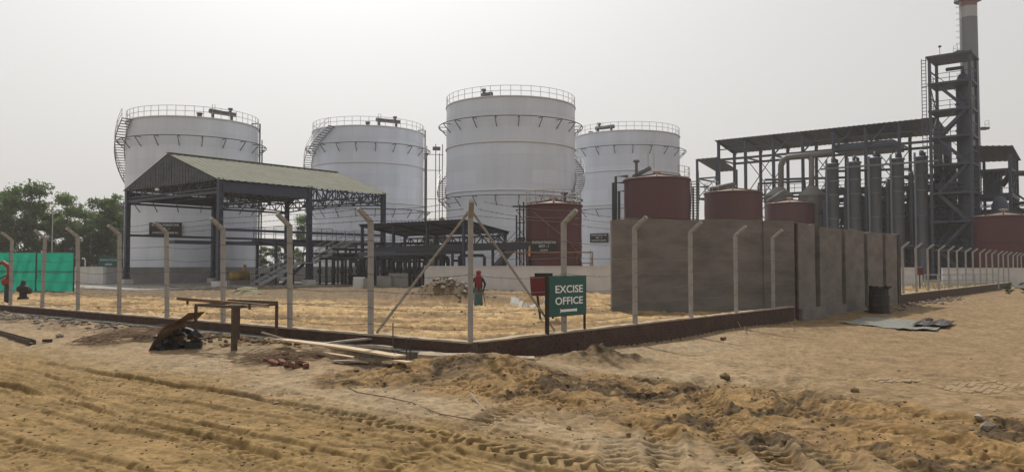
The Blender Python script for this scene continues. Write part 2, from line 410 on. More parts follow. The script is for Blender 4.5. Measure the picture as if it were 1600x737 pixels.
def gz(x, y):
    x = np.asarray(x, float); y = np.asarray(y, float)
    d1 = (x-C.x)*OL.x + (y-C.y)*OL.y; d2 = (x-C.x)*OR.x + (y-C.y)*OR.y
    out = np.maximum(d1, d2); win = sst(0.12, -0.12, out); r = np.hypot(x, y); near = sst(120, 40, r)
    z = np.where(out > 0, -0.33, -0.02); k = dict(win=win, d1=d1, d2=d2, out=out)
    zi = np.zeros_like(x); st = np.full_like(x, .5); md = np.full_like(x, 9.)
    m = (out < .13) & (r < 125); zi[m], st[m], md[m] = z_inside(x[m], y[m], out[m])
    zo = np.full_like(x, -.33); wD = np.zeros_like(x); wl = np.zeros_like(x); ws = np.zeros_like(x); fan = np.full_like(x, .5); hp = np.zeros_like(x); fn = np.full_like(x, .5)
    m = (out > -.13) & (r < 125); zo[m], wD[m], wl[m], ws[m], fan[m], hp[m], fn[m] = z_outside(x[m], y[m], d1[m], d2[m])
    z = (zi*win + zo*(1-win))*near + (1-near)*z
    k.update(streak=st, md=md, wD=wD, wl=wl, ws=ws, fan=fan, hp=hp, fn=fn, q=x*.25+y*.97)
    return z, k
GRID = {}
def look(x, y, key='z'):
    """bilinear look-up in the terrain grid"""
    a = math.degrees(math.atan2(x, y)); r = math.hypot(x, y); an, rd, f = GRID['ang'], GRID['rad'], GRID[key]
    i = int(min(max(np.searchsorted(an, a)-1, 0), len(an)-2)); j = int(min(max(np.searchsorted(rd, r)-1, 0), len(rd)-2))
    u = min(max((a-an[i])/(an[i+1]-an[i]), 0), 1); v = min(max((r-rd[j])/(rd[j+1]-rd[j]), 0), 1)
    return float((f[j, i]*(1-u)+f[j, i+1]*u)*(1-v) + (f[j+1, i]*(1-u)+f[j+1, i+1]*u)*v)
def gzs(x, y): return look(x, y)

def build_ground():
    ang = np.concatenate([np.linspace(-180, -39, 40, endpoint=False), np.linspace(-39, 39, 1000), np.linspace(39, 180, 41)[1:-1]])
    rad = np.concatenate([np.geomspace(0.4, 5.2, 40, endpoint=False), np.geomspace(5.2, 7.2, 60, endpoint=False), np.geomspace(7.2, 18, 480, endpoint=False), np.geomspace(18, 20, 20, endpoint=False), np.geomspace(20, 80, 130, endpoint=False), np.geomspace(80, 1200, 24)])
    na, nr = len(ang), len(rad)
    a, r = np.meshgrid(np.radians(ang), rad)
    x = (r*np.sin(a)).ravel(); y = (r*np.cos(a)).ravel()
    z, k = gz(x, y)
    GRID.update(ang=ang, rad=rad, z=z.reshape(nr, na), wD=k['wD'].reshape(nr, na), out=k['out'].reshape(nr, na), d2=k['d2'].reshape(nr, na))
    def mixc(c, c2, w): return c*(1-w[:, None]) + np.array(c2)[None, :]*w[:, None]
    n = len(x)
    cc = np.tile(np.array([0.255, 0.192, 0.118]), (n, 1))                   # pale trodden dust
    nn = fbm(x*0.5, y*0.5, 4, 101); nf = fbm(x*2.5, y*2.5, 4, 103)
    cc = mixc(cc, [0.255, 0.180, 0.102], sst(0.4, 0.65, nn)*0.7)
    cc = mixc(cc, [0.212, 0.141, 0.061], k['wl']*sst(-0.25, 0.5, nn+0.3*(k['d1']-5.5)))           # sandy track
    road = (1-k['win'])*sst(2.5, 6, x - 0.25*(y-12))*(1-k['wD'])
    cc = mixc(cc, [0.198, 0.134, 0.071], road*0.8)
    cc = mixc(cc, [0.185, 0.117, 0.053], k['wD']*0.8)
    cc = mixc(cc, [0.235, 0.150, 0.066], k['wD']*np.clip(.5*sst(0.42, 0.62, fbm(x*1.1+4, y*1.1, 4, 105))+.8*sst(.5, .6, k['fn']), 0, 1))
    cc = mixc(cc, [0.070, 0.049, 0.029], np.clip(k['wD']*np.clip(sst(0.53, 0.62, .75*k['fan']+.25*fbm(x*7, y*7, 4, 108))*0.9 + .55*sst(.47, .38, k['fn'])*sst(.4, .55, fbm(x*5, y*5, 4, 112)), 0, .9) + 1.4*k['hp']*sst(.25, .5, nf), 0, 1)*(1-k['win']))      # moist turned earth
    cc = mixc(cc, [0.135, 0.090, 0.056], k['ws']*sst(0.35, 0.6, fbm(x*1.6, y*1.6, 4, 109))*0.8)
    ci = np.tile(np.array([0.32, 0.212, 0.098]), (n, 1))
    ci = mixc(ci, [0.39, 0.275, 0.140], sst(0.5, 0.72, k['streak']))
    ci = mixc(ci, [0.185, 0.118, 0.055], sst(0.52, 0.34, k['streak'])*0.85)
    ci = mixc(ci, [0.13, 0.085, 0.045], sst(0.52, 0.66, fbm(x*.35, k['q']*1.1, 5, 111))*0.75)
    ci = mixc(ci, [0.135, 0.098, 0.062], np.clip(1.5*np.exp(-(k['md']/1.25)**2), 0, 1))
    dk = sst(33, 38, k['q'] + 5*(nn-0.5) + 0.10*x)*sst(6, -6, x)                                     # darker earth in front of the shed
    ci = mixc(ci, [0.115, 0.085, 0.055], dk*0.85)
    ci = mixc(ci, [0.20, 0.165, 0.11], sst(60, 80, np.hypot(x, y)))
    cc = mixc(cc, [0.20, 0.165, 0.11], sst(80, 200, np.hypot(x, y)))
    c = cc*(1-k['win'])[:, None] + ci*k['win'][:, None]
    c *= .93*((0.76+0.48*nf)*(0.86+.28*sst(.35, .65, fbm(x*9, y*9, 3, 104))))[:, None]
    # pale greenish-grey clay showing in the turned earth near the camera
    g = k['wD']*np.exp(-(np.hypot((x-1.7)/1.2, (y-8.4)/0.8))**2)*sst(0.4, 0.6, nf)
    c = mixc(c, [0.16, 0.15, 0.115], g)
    v = np.stack([x, y, z], 1)
    v = np.vstack([v, [[0, 0, float(gzs(0.01, 0.01))]]])
    c = np.vstack([c, c[:1]])
    idx = np.arange(nr*na).reshape(nr, na)
    nx = np.roll(idx, -1, 1)
    f = np.stack([idx[:-1].ravel(), nx[:-1].ravel(), nx[1:].ravel(), idx[1:].ravel()], 1)[:, ::-1]
    tri = np.stack([idx[0], np.full(na, nr*na), nx[0]], 1)
    nq, ntr = len(f), len(tri)
    me = bpy.data.meshes.new('ground')
    me.vertices.add(len(v)); me.vertices.foreach_set('co', v.ravel())
    loops = np.concatenate([f.ravel(), tri.ravel()])
    me.loops.add(len(loops)); me.loops.foreach_set('vertex_index', loops.astype(np.int32))
    ls = np.concatenate([np.arange(nq)*4, nq*4+np.arange(ntr)*3])
    me.polygons.add(nq+ntr); me.polygons.foreach_set('loop_start', ls.astype(np.int32))
    me.update(calc_edges=True)
    me.polygons.foreach_set('use_smooth', [True]*(nq+ntr))
    at_ = me.color_attributes.new('soil', 'FLOAT_COLOR', 'POINT')
    at_.data.foreach_set('color', np.hstack([c, np.ones((len(c), 1))]).ravel())
    m = mat('soil', (1, 1, 1), 0.97, 0, 0.34, 15.0, bump=0.45, bscale=17, spec=0.1)
    for nd in m.node_tree.nodes:
        if nd.type == 'BUMP': nd.inputs['Distance'].default_value = 0.025
        if nd.type == 'TEX_NOISE' and nd.inputs['Scale'].default_value == 17: nd.inputs['Detail'].default_value = 8; nd.inputs['Roughness'].default_value = 0.62
    n_ = m.node_tree
    ca = n_.nodes.new('ShaderNodeVertexColor'); ca.layer_name = 'soil'
    for nd in n_.nodes:
        if nd.type == 'VECT_MATH': n_.links.new(ca.outputs[0], nd.inputs[0])
    me.materials.append(m)
    o = link('ground', me); o['kind'] = 'structure'
    return o
ground = build_ground()
# ------------------------------------------------------------------ haze (thin dusty air round the whole place)
def haze():
    b = MB(); b.hexa([V(-1400, -1400, -3), V(1400, -1400, -3), V(1400, 1400, -3), V(-1400, 1400, -3), V(-1400, -1400, 62), V(1400, -1400, 62), V(1400, 1400, 62), V(-1400, 1400, 62)])
    m = bpy.data.materials.new('haze_air'); m.use_nodes = True
    n = m.node_tree; n.nodes.clear()
    pv = n.nodes.new('ShaderNodeVolumePrincipled'); pv.inputs['Color'].default_value = (0.93, 0.93, 0.95, 1)
    pv.inputs['Density'].default_value = 0.00042; pv.inputs['Anisotropy'].default_value = 0.2
    ot = n.nodes.new('ShaderNodeOutputMaterial'); n.links.new(pv.outputs[0], ot.inputs['Volume'])
    MATS['haze_air'] = m
    o = b.build('haze', 'haze_air'); o['kind'] = 'stuff'; o['label'] = 'pale dusty haze in the air over the site'; o['category'] = 'haze'
haze()

# ------------------------------------------------------------------ perimeter fence
PTOP, PH = 0.2, 2.47
def post_mesh():
    """square concrete post with a bent arm; arm leans towards local +x"""
    b = MB(); h = 0.052
    def sec(cx, z, tx, tz):  # four corners of a section, arm axis in xz
        return [V(cx - tx*h, -h, z - tz*h), V(cx + tx*h, -h, z + tz*h), V(cx + tx*h, h, z + tz*h), V(cx - tx*h, h, z - tz*h)]
    secs = [sec(0, -0.35, 1, 0), sec(0, PH, 1.02, -0.38), sec(0.36, PH+0.30, 0.60, -0.68)]
    i = 0
    for s_ in secs: b.v += [tuple(p) for p in s_]
    for k in range(2):
        a = 4*k; c = a+4
        for j in range(4): b.f.append((a+j, a+(j+1) % 4, c+(j+1) % 4, c+j))
    b.f.append((3, 2, 1, 0)); b.f.append((8, 9, 10, 11))
    me = b.mesh('post', 'concrete_post')
    bm = bmesh.new(); bm.from_mesh(me)
    bmesh.ops.bevel(bm, geom=[e for e in bm.edges], offset=0.009, segments=1, affect='EDGES')
    bm.to_mesh(me); bm.free(); return me
POST = post_mesh()

def plinth(root, dirv, outv, L0, L1, base=-0.75, top=PTOP, seed=1, bricks=True, brick_to=16):
    rnd = random.Random(seed)
    half = 0.115
    c0 = C + dirv*L0; c1 = C + dirv*L1
    b = MB(); mid = (c0+c1)/2 + Z*(base+top-0.02)/2
    b.box(mid, dirv*(L1-L0)/2, outv*(half-0.008), Z*((top-0.02)-base)/2); b.build('plinth_core', 'mortar', root)
    # uneven cement coping
    cp = MB(); n = int((L1-L0)/0.22)
    zz = [top + rnd.uniform(-0.010, 0.014) for _ in range(n+1)]; ww = [half + rnd.uniform(0.004, 0.03) for _ in range(n+1)]
    for k in range(n):
        p = c0 + dirv*((L1-L0)*k/n); q = c0 + dirv*((L1-L0)*(k+1)/n)
        cp.hexa([p-outv*ww[k]+Z*(top-0.035), p+outv*ww[k]+Z*(top-0.035), q+outv*ww[k+1]+Z*(top-0.035), q-outv*ww[k+1]+Z*(top-0.035),
                 p-outv*ww[k]*.95+Z*zz[k], p+outv*ww[k]*.93+Z*zz[k], q+outv*ww[k+1]*.93+Z*zz[k+1], q-outv*ww[k+1]*.95+Z*zz[k+1]])
    cp.build('coping', 'cement_top', root)
    if bricks:
        bb = MB(); pitch, ht = 0.24, 0.083; nc = int((top-0.035-(-0.5))/ht)
        for cz in range(nc):
            z = top - 0.04 - ht*(cz+0.5); s = L0 + (0.12 if cz % 2 else 0)
            while s + pitch < min(L1, brick_to):
                j = rnd.uniform(0, 0.008)
                bb.box(C + dirv*(s+pitch/2) + outv*(half-0.02+j) + Z*(z+rnd.uniform(-.003, .003)), dirv*(pitch/2-0.006), outv*0.02, Z*(ht/2-0.006)); s += pitch
        o = bb.build('brickwork', 'brick', root); o['kind'] = 'stuff'
    else: pass

def sag_pts(p, q, s, n=7): return [p.lerp(q, k/n) - Z*(s*4*(k/n)*(1-k/n)) for k in range(n+1)]
def strands(root, posts, outv, seed, barb_to=99):
    rnd = random.Random(seed)
    hs_ = [(0, 0.22), (0, 0.58), (0, 0.95), (0, 1.32), (0, 1.69), (0, 2.06), (0.05, PH-0.02), (0.17, PH+0.10), (0.31, PH+0.235)]
    for o_, h in hs_:
        b = MB()
        for k in range(len(posts)-1):
            if (posts[k+1]-posts[k]).length > 6: continue
            p = posts[k] + outv*(o_+0.075 if o_ == 0 else o_ + .03) + Z*(h+(0.05 if o_ else 0)); q = posts[k+1] + outv*(o_+0.075 if o_ == 0 else o_ + .03) + Z*(h+(0.05 if o_ else 0))
            s = rnd.uniform(0.01, 0.10)
            pts = sag_pts(p, q, s)
            b.tube(pts, 0.0055, 3, cap=False)
            if (p.xy).length < 34:
                m = int((q-p).length/0.16)
                for j in range(m):
                    t = (j+rnd.uniform(.3, .7))/m; c_ = p.lerp(q, t) - Z*(s*4*t*(1-t))
                    d = Vector((rnd.uniform(-1, 1), rnd.uniform(-1, 1), rnd.uniform(-1, 1))).normalized()*0.026
                    b.tube([c_-d, c_+d], 0.0036, 3, cap=False)
        if b.v: b.build('barbed_wire', 'wire', root)

SL, SR = 2.97, 3.22
leftf = thing('perimeter_fence', 'barbed wire fence on concrete posts running left from the corner along the sandy track', 'fence', C)
rightf = thing('perimeter_fence', 'barbed wire fence on concrete posts running right from the corner behind the green sign', 'fence', C + A*0.3)
def put_post(root, pos, outv, tilt=0):
    o = link('post', POST, root, pos + Z*PTOP - ORG[root])
    o.rotation_euler = (tilt, tilt*0.7, math.atan2(outv.y, outv.x)); return o
rp = random.Random(5)
lp = [C + B*(SL*k) for k in range(0, 12)]
for k, p in enumerate(lp):
    if k == 0:
        o = put_post(leftf, p, (OL+OR).normalized(), 0)
    else: put_post(leftf, p, OL, rp.uniform(-.022, .022))
plinth(leftf, B, OL, -0.115, SL*11.6, seed=3, brick_to=30)
strands(leftf, [p + Z*PTOP for p in lp], OL, 3)
MB().bar(C + B*0.03 + Z*(PTOP+2.60), C + B*(SL*0.97) - OL*0.1 + Z*(PTOP+0.02), 0.040, 0.040).build('brace', 'concrete_post', leftf)
MB().bar(C + A*0.03 + Z*(PTOP+2.60), C + A*(SR*0.93) - OR*0.1 + Z*(PTOP+0.02), 0.036, 0.036).build('brace', 'concrete_post', rightf)
# concrete footing ledge beside the left plinth
fb = MB(); rr = random.Random(2); n = 60
for k in range(n):
    s0, s1 = 0.9 + 24*k/n, 0.9 + 24*(k+1)/n
    zt = -0.045 + rr.uniform(-.008, .008); o0, o1 = 0.13, 0.36 + rr.uniform(-.02, .02)
    p, q = C + B*s0, C + B*s1
    fb.hexa([p+OL*o0+Z*-.8, p+OL*o1+Z*-.8, q+OL*o1+Z*-.8, q+OL*o0+Z*-.8, p+OL*o0+Z*zt, p+OL*o1+Z*(zt-.02), q+OL*o1+Z*(zt-.02), q+OL*o0+Z*zt])
fb.build('footing', 'footing', leftf)
# right run: posts up to the wall, a gap, then on to the far corner
rps = [C + A*(SR*k) for k in range(1, 6)]
for p in rps: put_post(rightf, p, OR, rp.uniform(-.022, .022))
WALL_S0, WALL_S1 = 17.9, 33.6
rps2 = [C + A*(WALL_S1 + 1.2 + 3.0*k) for k in range(0, 24)]
for p in rps2: put_post(rightf, p, OR, rp.uniform(-.022, .022))
plinth(rightf, A, OR, 0.125, WALL_S0, seed=4, brick_to=18)
rf2 = thing('perimeter_fence', 'far stretch of concrete fence posts beyond the grey plastered wall at right', 'fence', C + A*WALL_S1)
for o in [o for o in rightf.children if o.name.startswith('post')][5:]:
    o.parent = rf2; o.location = o.location + ORG[rightf] - ORG[rf2]
plinth(rf2, A, OR, WALL_S1, WALL_S1+75, seed=6, bricks=False)
strands(rightf, [C + Z*PTOP] + [p + Z*PTOP for p in rps] + [C + A*WALL_S0 + Z*PTOP], OR, 8)
strands(rf2, [p + Z*PTOP for p in rps2], OR, 9)
rb_ = MB().box(C + A*(WALL_S1+24) + OR*0.125 + Z*(-0.28), A*24, OR*0.01, Z*0.38); rb_.build('brick_face', 'brick', rf2)

# ------------------------------------------------------------------ grey plastered wall
def slab(root, name, m, p, q, z0, z1, th, nrm, sub=0.5, rough=0.012, seed=0):
    """wall panel with a slightly uneven face"""
    rnd = random.Random(seed); L = (q-p).length; nx = max(2, int(L/sub)); nz = max(2, int((z1-z0)/sub)); b = MB(); d = (q-p)/L
    g = [[None]*(nz+1) for _ in range(nx+1)]; 
    for i in range(nx+1):
        for j in range(nz+1):
            zt = z0 + (z1-z0)*j/nz + (rnd.uniform(-.035, .03) if j == nz else 0)
            g[i][j] = len(b.v); b.v.append(tuple(p + d*(L*i/nx) + nrm*(th/2 + rnd.uniform(-rough, rough)) + Z*zt))
    h = len(b.v)
    for i in range(nx+1):
        for j in range(nz+1):
            v_ = Vector(b.v[g[i][j]]); b.v.append(tuple(p + d*(L*i/nx) - nrm*th/2 + Z*v_.z))
    for i in range(nx):
        for j in range(nz):
            b.f.append((g[i][j], g[i+1][j], g[i+1][j+1], g[i][j+1])); b.f.append((h+g[i][j+1], h+g[i+1][j+1], h+g[i+1][j], h+g[i][j]))
    for i in range(nx): b.f.append((g[i][nz], g[i+1][nz], h+g[i+1][nz], h+g[i][nz]))
    for j in range(nz):
        b.f.append((g[0][j], g[0][j+1], h+g[0][j+1], h+g[0][j])); b.f.append((g[nx][j+1], g[nx][j], h+g[nx][j], h+g[nx][j+1]))
    return b.build(name, m, root, True if False else False)
W0 = gnd(955, 487, 0.0); W1 = C + A*(WALL_S0+0.25)
wd = (W1-W0); wd.z = 0; wL = wd.length; wd.normalize(); wn = Vector((wd.y, -wd.x, 0))
wall = thing('plastered_wall', 'tall grey cement plastered wall standing behind the right fence posts', 'wall', W0)
slab(wall, 'wall_face', 'plaster', W0, W1 - wd*1.2, -0.4, 3.42, 0.24, wn, 0.6, 0.010, 3)
slab(wall, 'end_panel', 'plaster', W1 - wd*1.2, W1 - wd*0.02, -0.4, 3.40, 0.34, wn, 0.4, 0.010, 4)
wall2 = thing('panel_wall', 'run of grey plastered wall panels with dark recesses along the road', 'wall', W1)
s = WALL_S0 + 0.42; edges = [19.9+0.9, 24.2, 27.6, 30.8, WALL_S1]
x0 = s
for k, e in enumerate(edges):
    slab(wall2, 'wall_panel', 'plaster', C + A*x0, C + A*(e-0.55), -0.5, 3.32 - 0.05*(k % 2), 0.26, OR, 0.6, 0.010, 10+k)
    if k < len(edges)-1:
        slab(wall2, 'recess', 'plaster_dark', C + A*(e-0.55) - OR*0.22, C + A*e - OR*0.22, -0.5, 3.28, 0.2, OR, 0.5, 0.006, 30+k)  # shade of the gaps is painted in by the darker plaster
    x0 = e
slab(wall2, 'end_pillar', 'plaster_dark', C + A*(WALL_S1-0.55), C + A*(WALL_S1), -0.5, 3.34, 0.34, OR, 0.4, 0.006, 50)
MB().box(C + A*(WALL_S0+0.33) + OR*0.02 + Z*1.4, A*0.07, OR*0.12, Z*1.9).build('brick_edge', 'brick', wall2)
MB().box(C + A*(WALL_S0+3.1) + OR*0.19 + Z*(-0.2), A*2.7, OR*0.09, Z*0.28).build('wall_plinth', 'plaster', wall2)

# ------------------------------------------------------------------ EXCISE OFFICE sign
def excise_sign():
    s0 = gnd(864, 521, PTOP); s1 = gnd(922, 514.5, PTOP)
    p0 = C + A*((s0-C).dot(A)) + OR*0.092; p1 = C + A*((s1-C).dot(A)) + OR*0.092
    t = thing('direction_sign', 'green board reading EXCISE OFFICE with an arrow, on two black legs', 'sign', (p0+p1)/2 + Z*PTOP)
    W = (p1-p0).length; up = Z
    zt = at(866, 431, (p0.y)).z; zb = at(866, 494.5, p0.y).z
    c = (p0+p1)/2 + Z*(zt+zb)/2
    MB().box(c + OR*0.012, A*(W/2), OR*0.012, Z*(zt-zb)/2).build('board', 'sign_green', t)
    fr = MB()
    fr.bar(p0 + Z*zb + A*.0 , p1 + Z*zb, .03, .03); fr.bar(p0 + Z*zt - Z*.02, p1 + Z*zt - Z*.02, .03, .03)
    fr.build('back_frame', 'leg_black', t)
    MB().box(p0 + Z*((zt+.17)/2) - A*0.045, A*0.042, OR*0.030, Z*((zt-.17)/2)).build('leg', 'leg_black', t)
    MB().box(p1 + Z*((zt+.17)/2) - OR*0.03, A*0.022, OR*0.022, Z*((zt-.17)/2)).build('leg', 'leg_black', t)
    H = zt-zb
    for txt, fy, sx in (('EXCISE', 0.655, 0.74), ('OFFICE', 0.36, 0.74)):
        me = textmesh(txt, 0.25, 'sign_white', 0.0035, 0.003)
        xs = [v.co.x for v in me.vertices]; ys = [v.co.y for v in me.vertices]
        kx = sx*W/(max(xs)-min(xs)); ky = 0.19*H/(max(ys)-min(ys))
        o = link('lettering', me, t)
        place(o, p0 + A*(W*0.52) + Z*(zb + H*fy) + OR*0.030, A, Z, t, kx, ky)
    # arrow: shaft with a small head at the right and a notched tail at the left
    x0, x1, y = 0.27*W, 0.74*W, zb + H*0.125
    P = lambda a, b_: p0 + A*a + Z*(y+b_) + OR*0.0275
    ar = MB(); i = 0
    poly = [(x0+.0, .055), (x0+.05, .028), (x1-.05, .028), (x1-.05, .055), (x1, 0.0), (x1-.05, -.055), (x1-.05, -.028), (x0+.05, -.028), (x0, -.055), (x0+.03, 0)]
    ar.v = [tuple(P(a, b_)) for a, b_ in poly]; ar.f = [(0, 9, 1), (9, 8, 7), (1, 9, 7), (1, 7, 6, 2), (3, 2, 4), (2, 6, 4), (6, 5, 4)]
    ar.f = [f[::-1] for f in ar.f]
    ar.build('arrow', 'sign_white', t)
excise_sign()

# red metal cabinet on one leg pair behind the sign
def red_cabinet():
    b0 = gnd(846, 499, 0.03); t = thing('hose_cabinet', 'dark red metal box with a black lid on thin legs behind the green sign', 'cabinet', b0)
    Y = b0.y; zt = at(840, 432, Y).z; zb = at(840, 462, Y).z
    xl = at(828, 432, Y).x; xr = at(866, 432, Y).x; D = 0.28
    xl2 = at(830, 462, Y).x; xr2 = at(864, 462, Y).x
    MB().hexa([V(xl2, Y, zb), V(xr2, Y, zb), V(xr2, Y+D, zb), V(xl2, Y+D, zb), V(xl, Y-.03, zt), V(xr, Y-.03, zt), V(xr, Y+D, zt), V(xl, Y+D, zt)]).build('box', 'red_box', t)
    MB().abox(V((xl+xr)/2+.05, Y+D/2, zt+.055), (xr-xl)*0.74, D*0.9, 0.11).build('lid', 'leg_black', t)
    MB().bar(V(at(840, 462, Y).x, Y+D/2, zb), V(b0.x, Y+.1, -0.2), .05).build('leg', 'leg_black', t)
    MB().bar(V(xr-.06, Y+D/2, zb), V(xr-.03, Y+.12, -0.2), .05).build('leg', 'leg_black', t)
    MB().abox(V(xr2-.12, Y-.012, (zt+zb)/2), .03, .03, .12).build('handle', 'leg_black', t)
red_cabinet()
# ------------------------------------------------------------------ white storage tanks
def tank_frame(cx, cy):
    d = Vector((cx, cy, 0)).normalized(); return -d, Vector((d.y, -d.x, 0))
def shell_mesh(name, Rr, z0, H, m, n=96, course=1.5):
    """plated shell, local to the tank centre; every course its own ring so that lap edges catch the light; UV in metres"""
    b = MB(); nc = max(1, round(H/course)); uv = []
    for k in range(nc):
        za = z0 + H*k/nc; zb = z0 + H*(k+1)/nc; rr = Rr - (0.012 if k % 2 else 0.0)
        i0 = len(b.v)
        for z in (za, zb):
            for j in range(n):
                t = 2*math.pi*j/n; b.v.append((rr*math.cos(t), rr*math.sin(t), z))
        for j in range(n):
            b.f.append((i0+j, i0+(j+1) % n, i0+n+(j+1) % n, i0+n+j))
            u0 = 2*math.pi*Rr*j/n; u1 = 2*math.pi*Rr*(j+1)/n; v0 = course*k; v1 = course*(k+1)
            uv += [(u0, v0), (u1, v0), (u1, v1), (u0, v1)]
    me = b.mesh(name, m, None, True)
    l = me.uv_layers.new(name='UVMap')
    l.data.foreach_set('uv', np.array(uv).ravel())
    return me
def arc(c, e0, e1, r, z, a0, a1, n):
    return [c + e0*(r*math.cos(a0+(a1-a0)*k/n)) + e1*(r*math.sin(a0+(a1-a0)*k/n)) + Z*z for k in range(n+1)]
BRK = {}
def bracket_mesh(key, out, drop, m):
    if (key, out, drop) not in BRK:
        b = MB(); b.bar(V(-0.02, 0, 0), V(out, 0, 0), 0.07); b.bar(V(out-.03, 0, 0), V(-0.02, 0, -drop), 0.07)
        BRK[(key, out, drop)] = b.mesh('bracket', m)
    return BRK[(key, out, drop)]
def railing(root, c, e0, e1, r, z, a0, a1, n, h=1.1, rad=0.026, m='rail_grey', rails=(0.55, 1.08), name='handrail'):
    b = MB(); full = abs(a1-a0) > 6.2
    for rz in rails:
        pts = arc(c, e0, e1, r, z+rz, a0, a1, n*2)
        b.tube(pts[:-1] if full else pts, rad, 5, closed=full)
    for k in range(n if full else n+1):
        t = a0+(a1-a0)*k/n; p = c + e0*(r*math.cos(t)) + e1*(r*math.sin(t))
        b.tube([p+Z*(z-0.05), p+Z*(z+h)], rad*1.05, 5)
    return b.build(name, m, root)
TREAD = {}
def spiral(root, c, e0, e1, Rr, a0, z0, a1, z1, width=0.85, m='rail_grey', inner=0.08, step=0.24):
    """stair wound round a shell from (a0,z0) to (a1,z1)"""
    n = max(4, int(abs(z1-z0)/step)); ri, ro = Rr+inner, Rr+inner+width
    st = MB()
    P = lambda r, t, z: c + e0*(r*math.cos(t)) + e1*(r*math.sin(t)) + Z*z
    for r in (ri, ro):
        st.tube([P(r, a0+(a1-a0)*k/n, z0+(z1-z0)*k/n-0.08) for k in range(n+1)], 0.06, 4)
    o = st.build('stair_stringers', m, root)
    if m not in TREAD:
        TREAD[m] = MB().abox(V(0, 0, 0), width, 0.27, 0.06).mesh('tread', 'girder_grey')
    for k in range(n+1):
        t = a0+(a1-a0)*k/n; p = P((ri+ro)/2, t, z0+(z1-z0)*k/n) ; rdir = (e0*math.cos(t)+e1*math.sin(t))
        tr = link('tread', TREAD[m], o, p-ORG[root]); tr.rotation_euler = (0, 0, math.atan2(rdir.y, rdir.x))
    h = MB()
    for dz in (0.55, 1.0):
        h.tube([P(ro, a0+(a1-a0)*k/n, z0+(z1-z0)*k/n+dz) for k in range(n+1)], 0.025, 5)
    for k in range(0, n+1, 4):
        t = a0+(a1-a0)*k/n; z = z0+(z1-z0)*k/n; h.tube([P(ro, t, z-.05), P(ro, t, z+1.0)], 0.025, 5)
    h.build('stair_handrail', m, root)

def white_tank(u, D, wpx, H, label, girders, bands, rail_n=44, boards=None):
    hw = math.atan(wpx/2/F); d0 = math.hypot(D, (u-CU)/F*D)
    uc = math.atan((u-CU)/F); half = (math.atan((u+wpx/2-CU)/F)-math.atan((u-wpx/2-CU)/F))/2
    Rr = d0*math.sin(half); c = V((u-CU)/F*D, D, 0)
    e0, e1 = tank_frame(c.x, c.y)
    t = thing('storage_tank', label, 'tank', c, 'large white storage tanks')
    me = shell_mesh('shell', Rr, -0.3, H+0.3, 'white_paint'); o = link('shell', me, t)
    rf = MB().lathe(c, [(Rr+0.02, H), (Rr*0.5, H+0.45), (0.02, H+0.85)], 64); rf.build('roof', 'white_plain', t, True)
    MB().lathe(c, [(Rr-.02, H-0.11), (Rr+0.09, H-0.09), (Rr+0.09, H+0.03), (Rr-.02, H+0.04)], 96).build('top_curb', 'white_plain', t, True)
    railing(t, c, e0, e1, Rr-0.02, H, 0, 2*math.pi, rail_n)
    for z in bands:
        MB().lathe(c, [(Rr-.02, z-0.10), (Rr+0.10, z-0.07), (Rr+0.10, z+0.07), (Rr-.02, z+0.10)], 96).build('stiffening_band', 'white_plain', t, True)
    for z in girders:
        rg = MB().tube(arc(c, e0, e1, Rr+0.85, z, 0, 2*math.pi, 96)[:-1], 0.05, 6, closed=True).build('ring_pipe', 'girder_grey', t, True)
        bme = bracket_mesh('g', 0.85, 0.95, 'girder_grey')
        for k in range(20):
            a = 2*math.pi*(k+0.35)/20; rd = e0*math.cos(a)+e1*math.sin(a)
            b_ = link('bracket', bme, rg, rd*Rr + Z*z); b_.rotation_euler = (0, 0, math.atan2(rd.y, rd.x))
    MB().lathe(c, [(Rr+0.35, -0.4), (Rr+0.35, 0.35), (Rr-.1, 0.36)], 64).build('foundation', 'concrete', t, True)
    return t, c, e0, e1, Rr
def roof_gear(t, c, e0, e1, Rr, H, a0, a1, flip=1):
    """relief vent, cross pipe with stubs and a hatch near the front rim"""
    P = lambda a, r, z: c + e0*(r*math.cos(a)) + e1*(r*math.sin(a)) + Z*(H+z)
    p, q = P(a0, Rr-0.7, 0.85), P(a1, Rr-0.7, 0.85)
    o = MB().tube([p, q], 0.25, 10).build('vent_pipe', 'girder_grey', t, True)
    for k, f in enumerate((0.12, 0.85)):
        m_ = p.lerp(q, f); MB().tube([m_ - Z*0.9, m_], 0.16, 8).build('support', 'girder_grey', t)
    m_ = p.lerp(q, 0.80 if flip > 0 else 0.2); b = MB(); b.tube([m_, m_+Z*0.45], 0.14, 8); b.tube([m_+Z*0.45, m_+Z*0.62], 0.26, 8); b.build('breather_valve', 'girder_grey', t, True)
    m_ = p.lerp(q, 0.1); MB().tube([m_+Z*.2, m_+Z*.75, m_+Z*.75+(q-p).normalized()*.3, m_+Z*.2+(q-p).normalized()*.3], 0.03, 5).build('hoop', 'rail_grey', t)
    m_ = P(a0-0.16, Rr-0.8, 0.1); b = MB(); b.tube([m_-Z*.3, m_+Z*.35], 0.25, 10); b.tube([m_+Z*.35, m_+Z*.45], 0.33, 10); b.build('hatch', 'girder_grey', t, True)
def risers(t, c, e0, e1, Rr, H, angs, m='girder_grey', zb=0.0, r=0.09, out=0.35, top=0.4):
    for k, a in enumerate(angs):
        rd = e0*math.cos(a)+e1*math.sin(a); p = c + rd*(Rr+out)
        tp = [p+Z*zb, p+Z*(H+top-0.15*k), c+rd*(Rr-0.5)+Z*(H+top-0.15*k), c+rd*(Rr-0.5)+Z*(H+0.1)] if k == 0 else [p+Z*zb, p+Z*(H*(0.97-0.04*k))]
        MB().tube(tp, r if k == 0 else r*0.7, 7).build('riser_pipe', m, t, True)
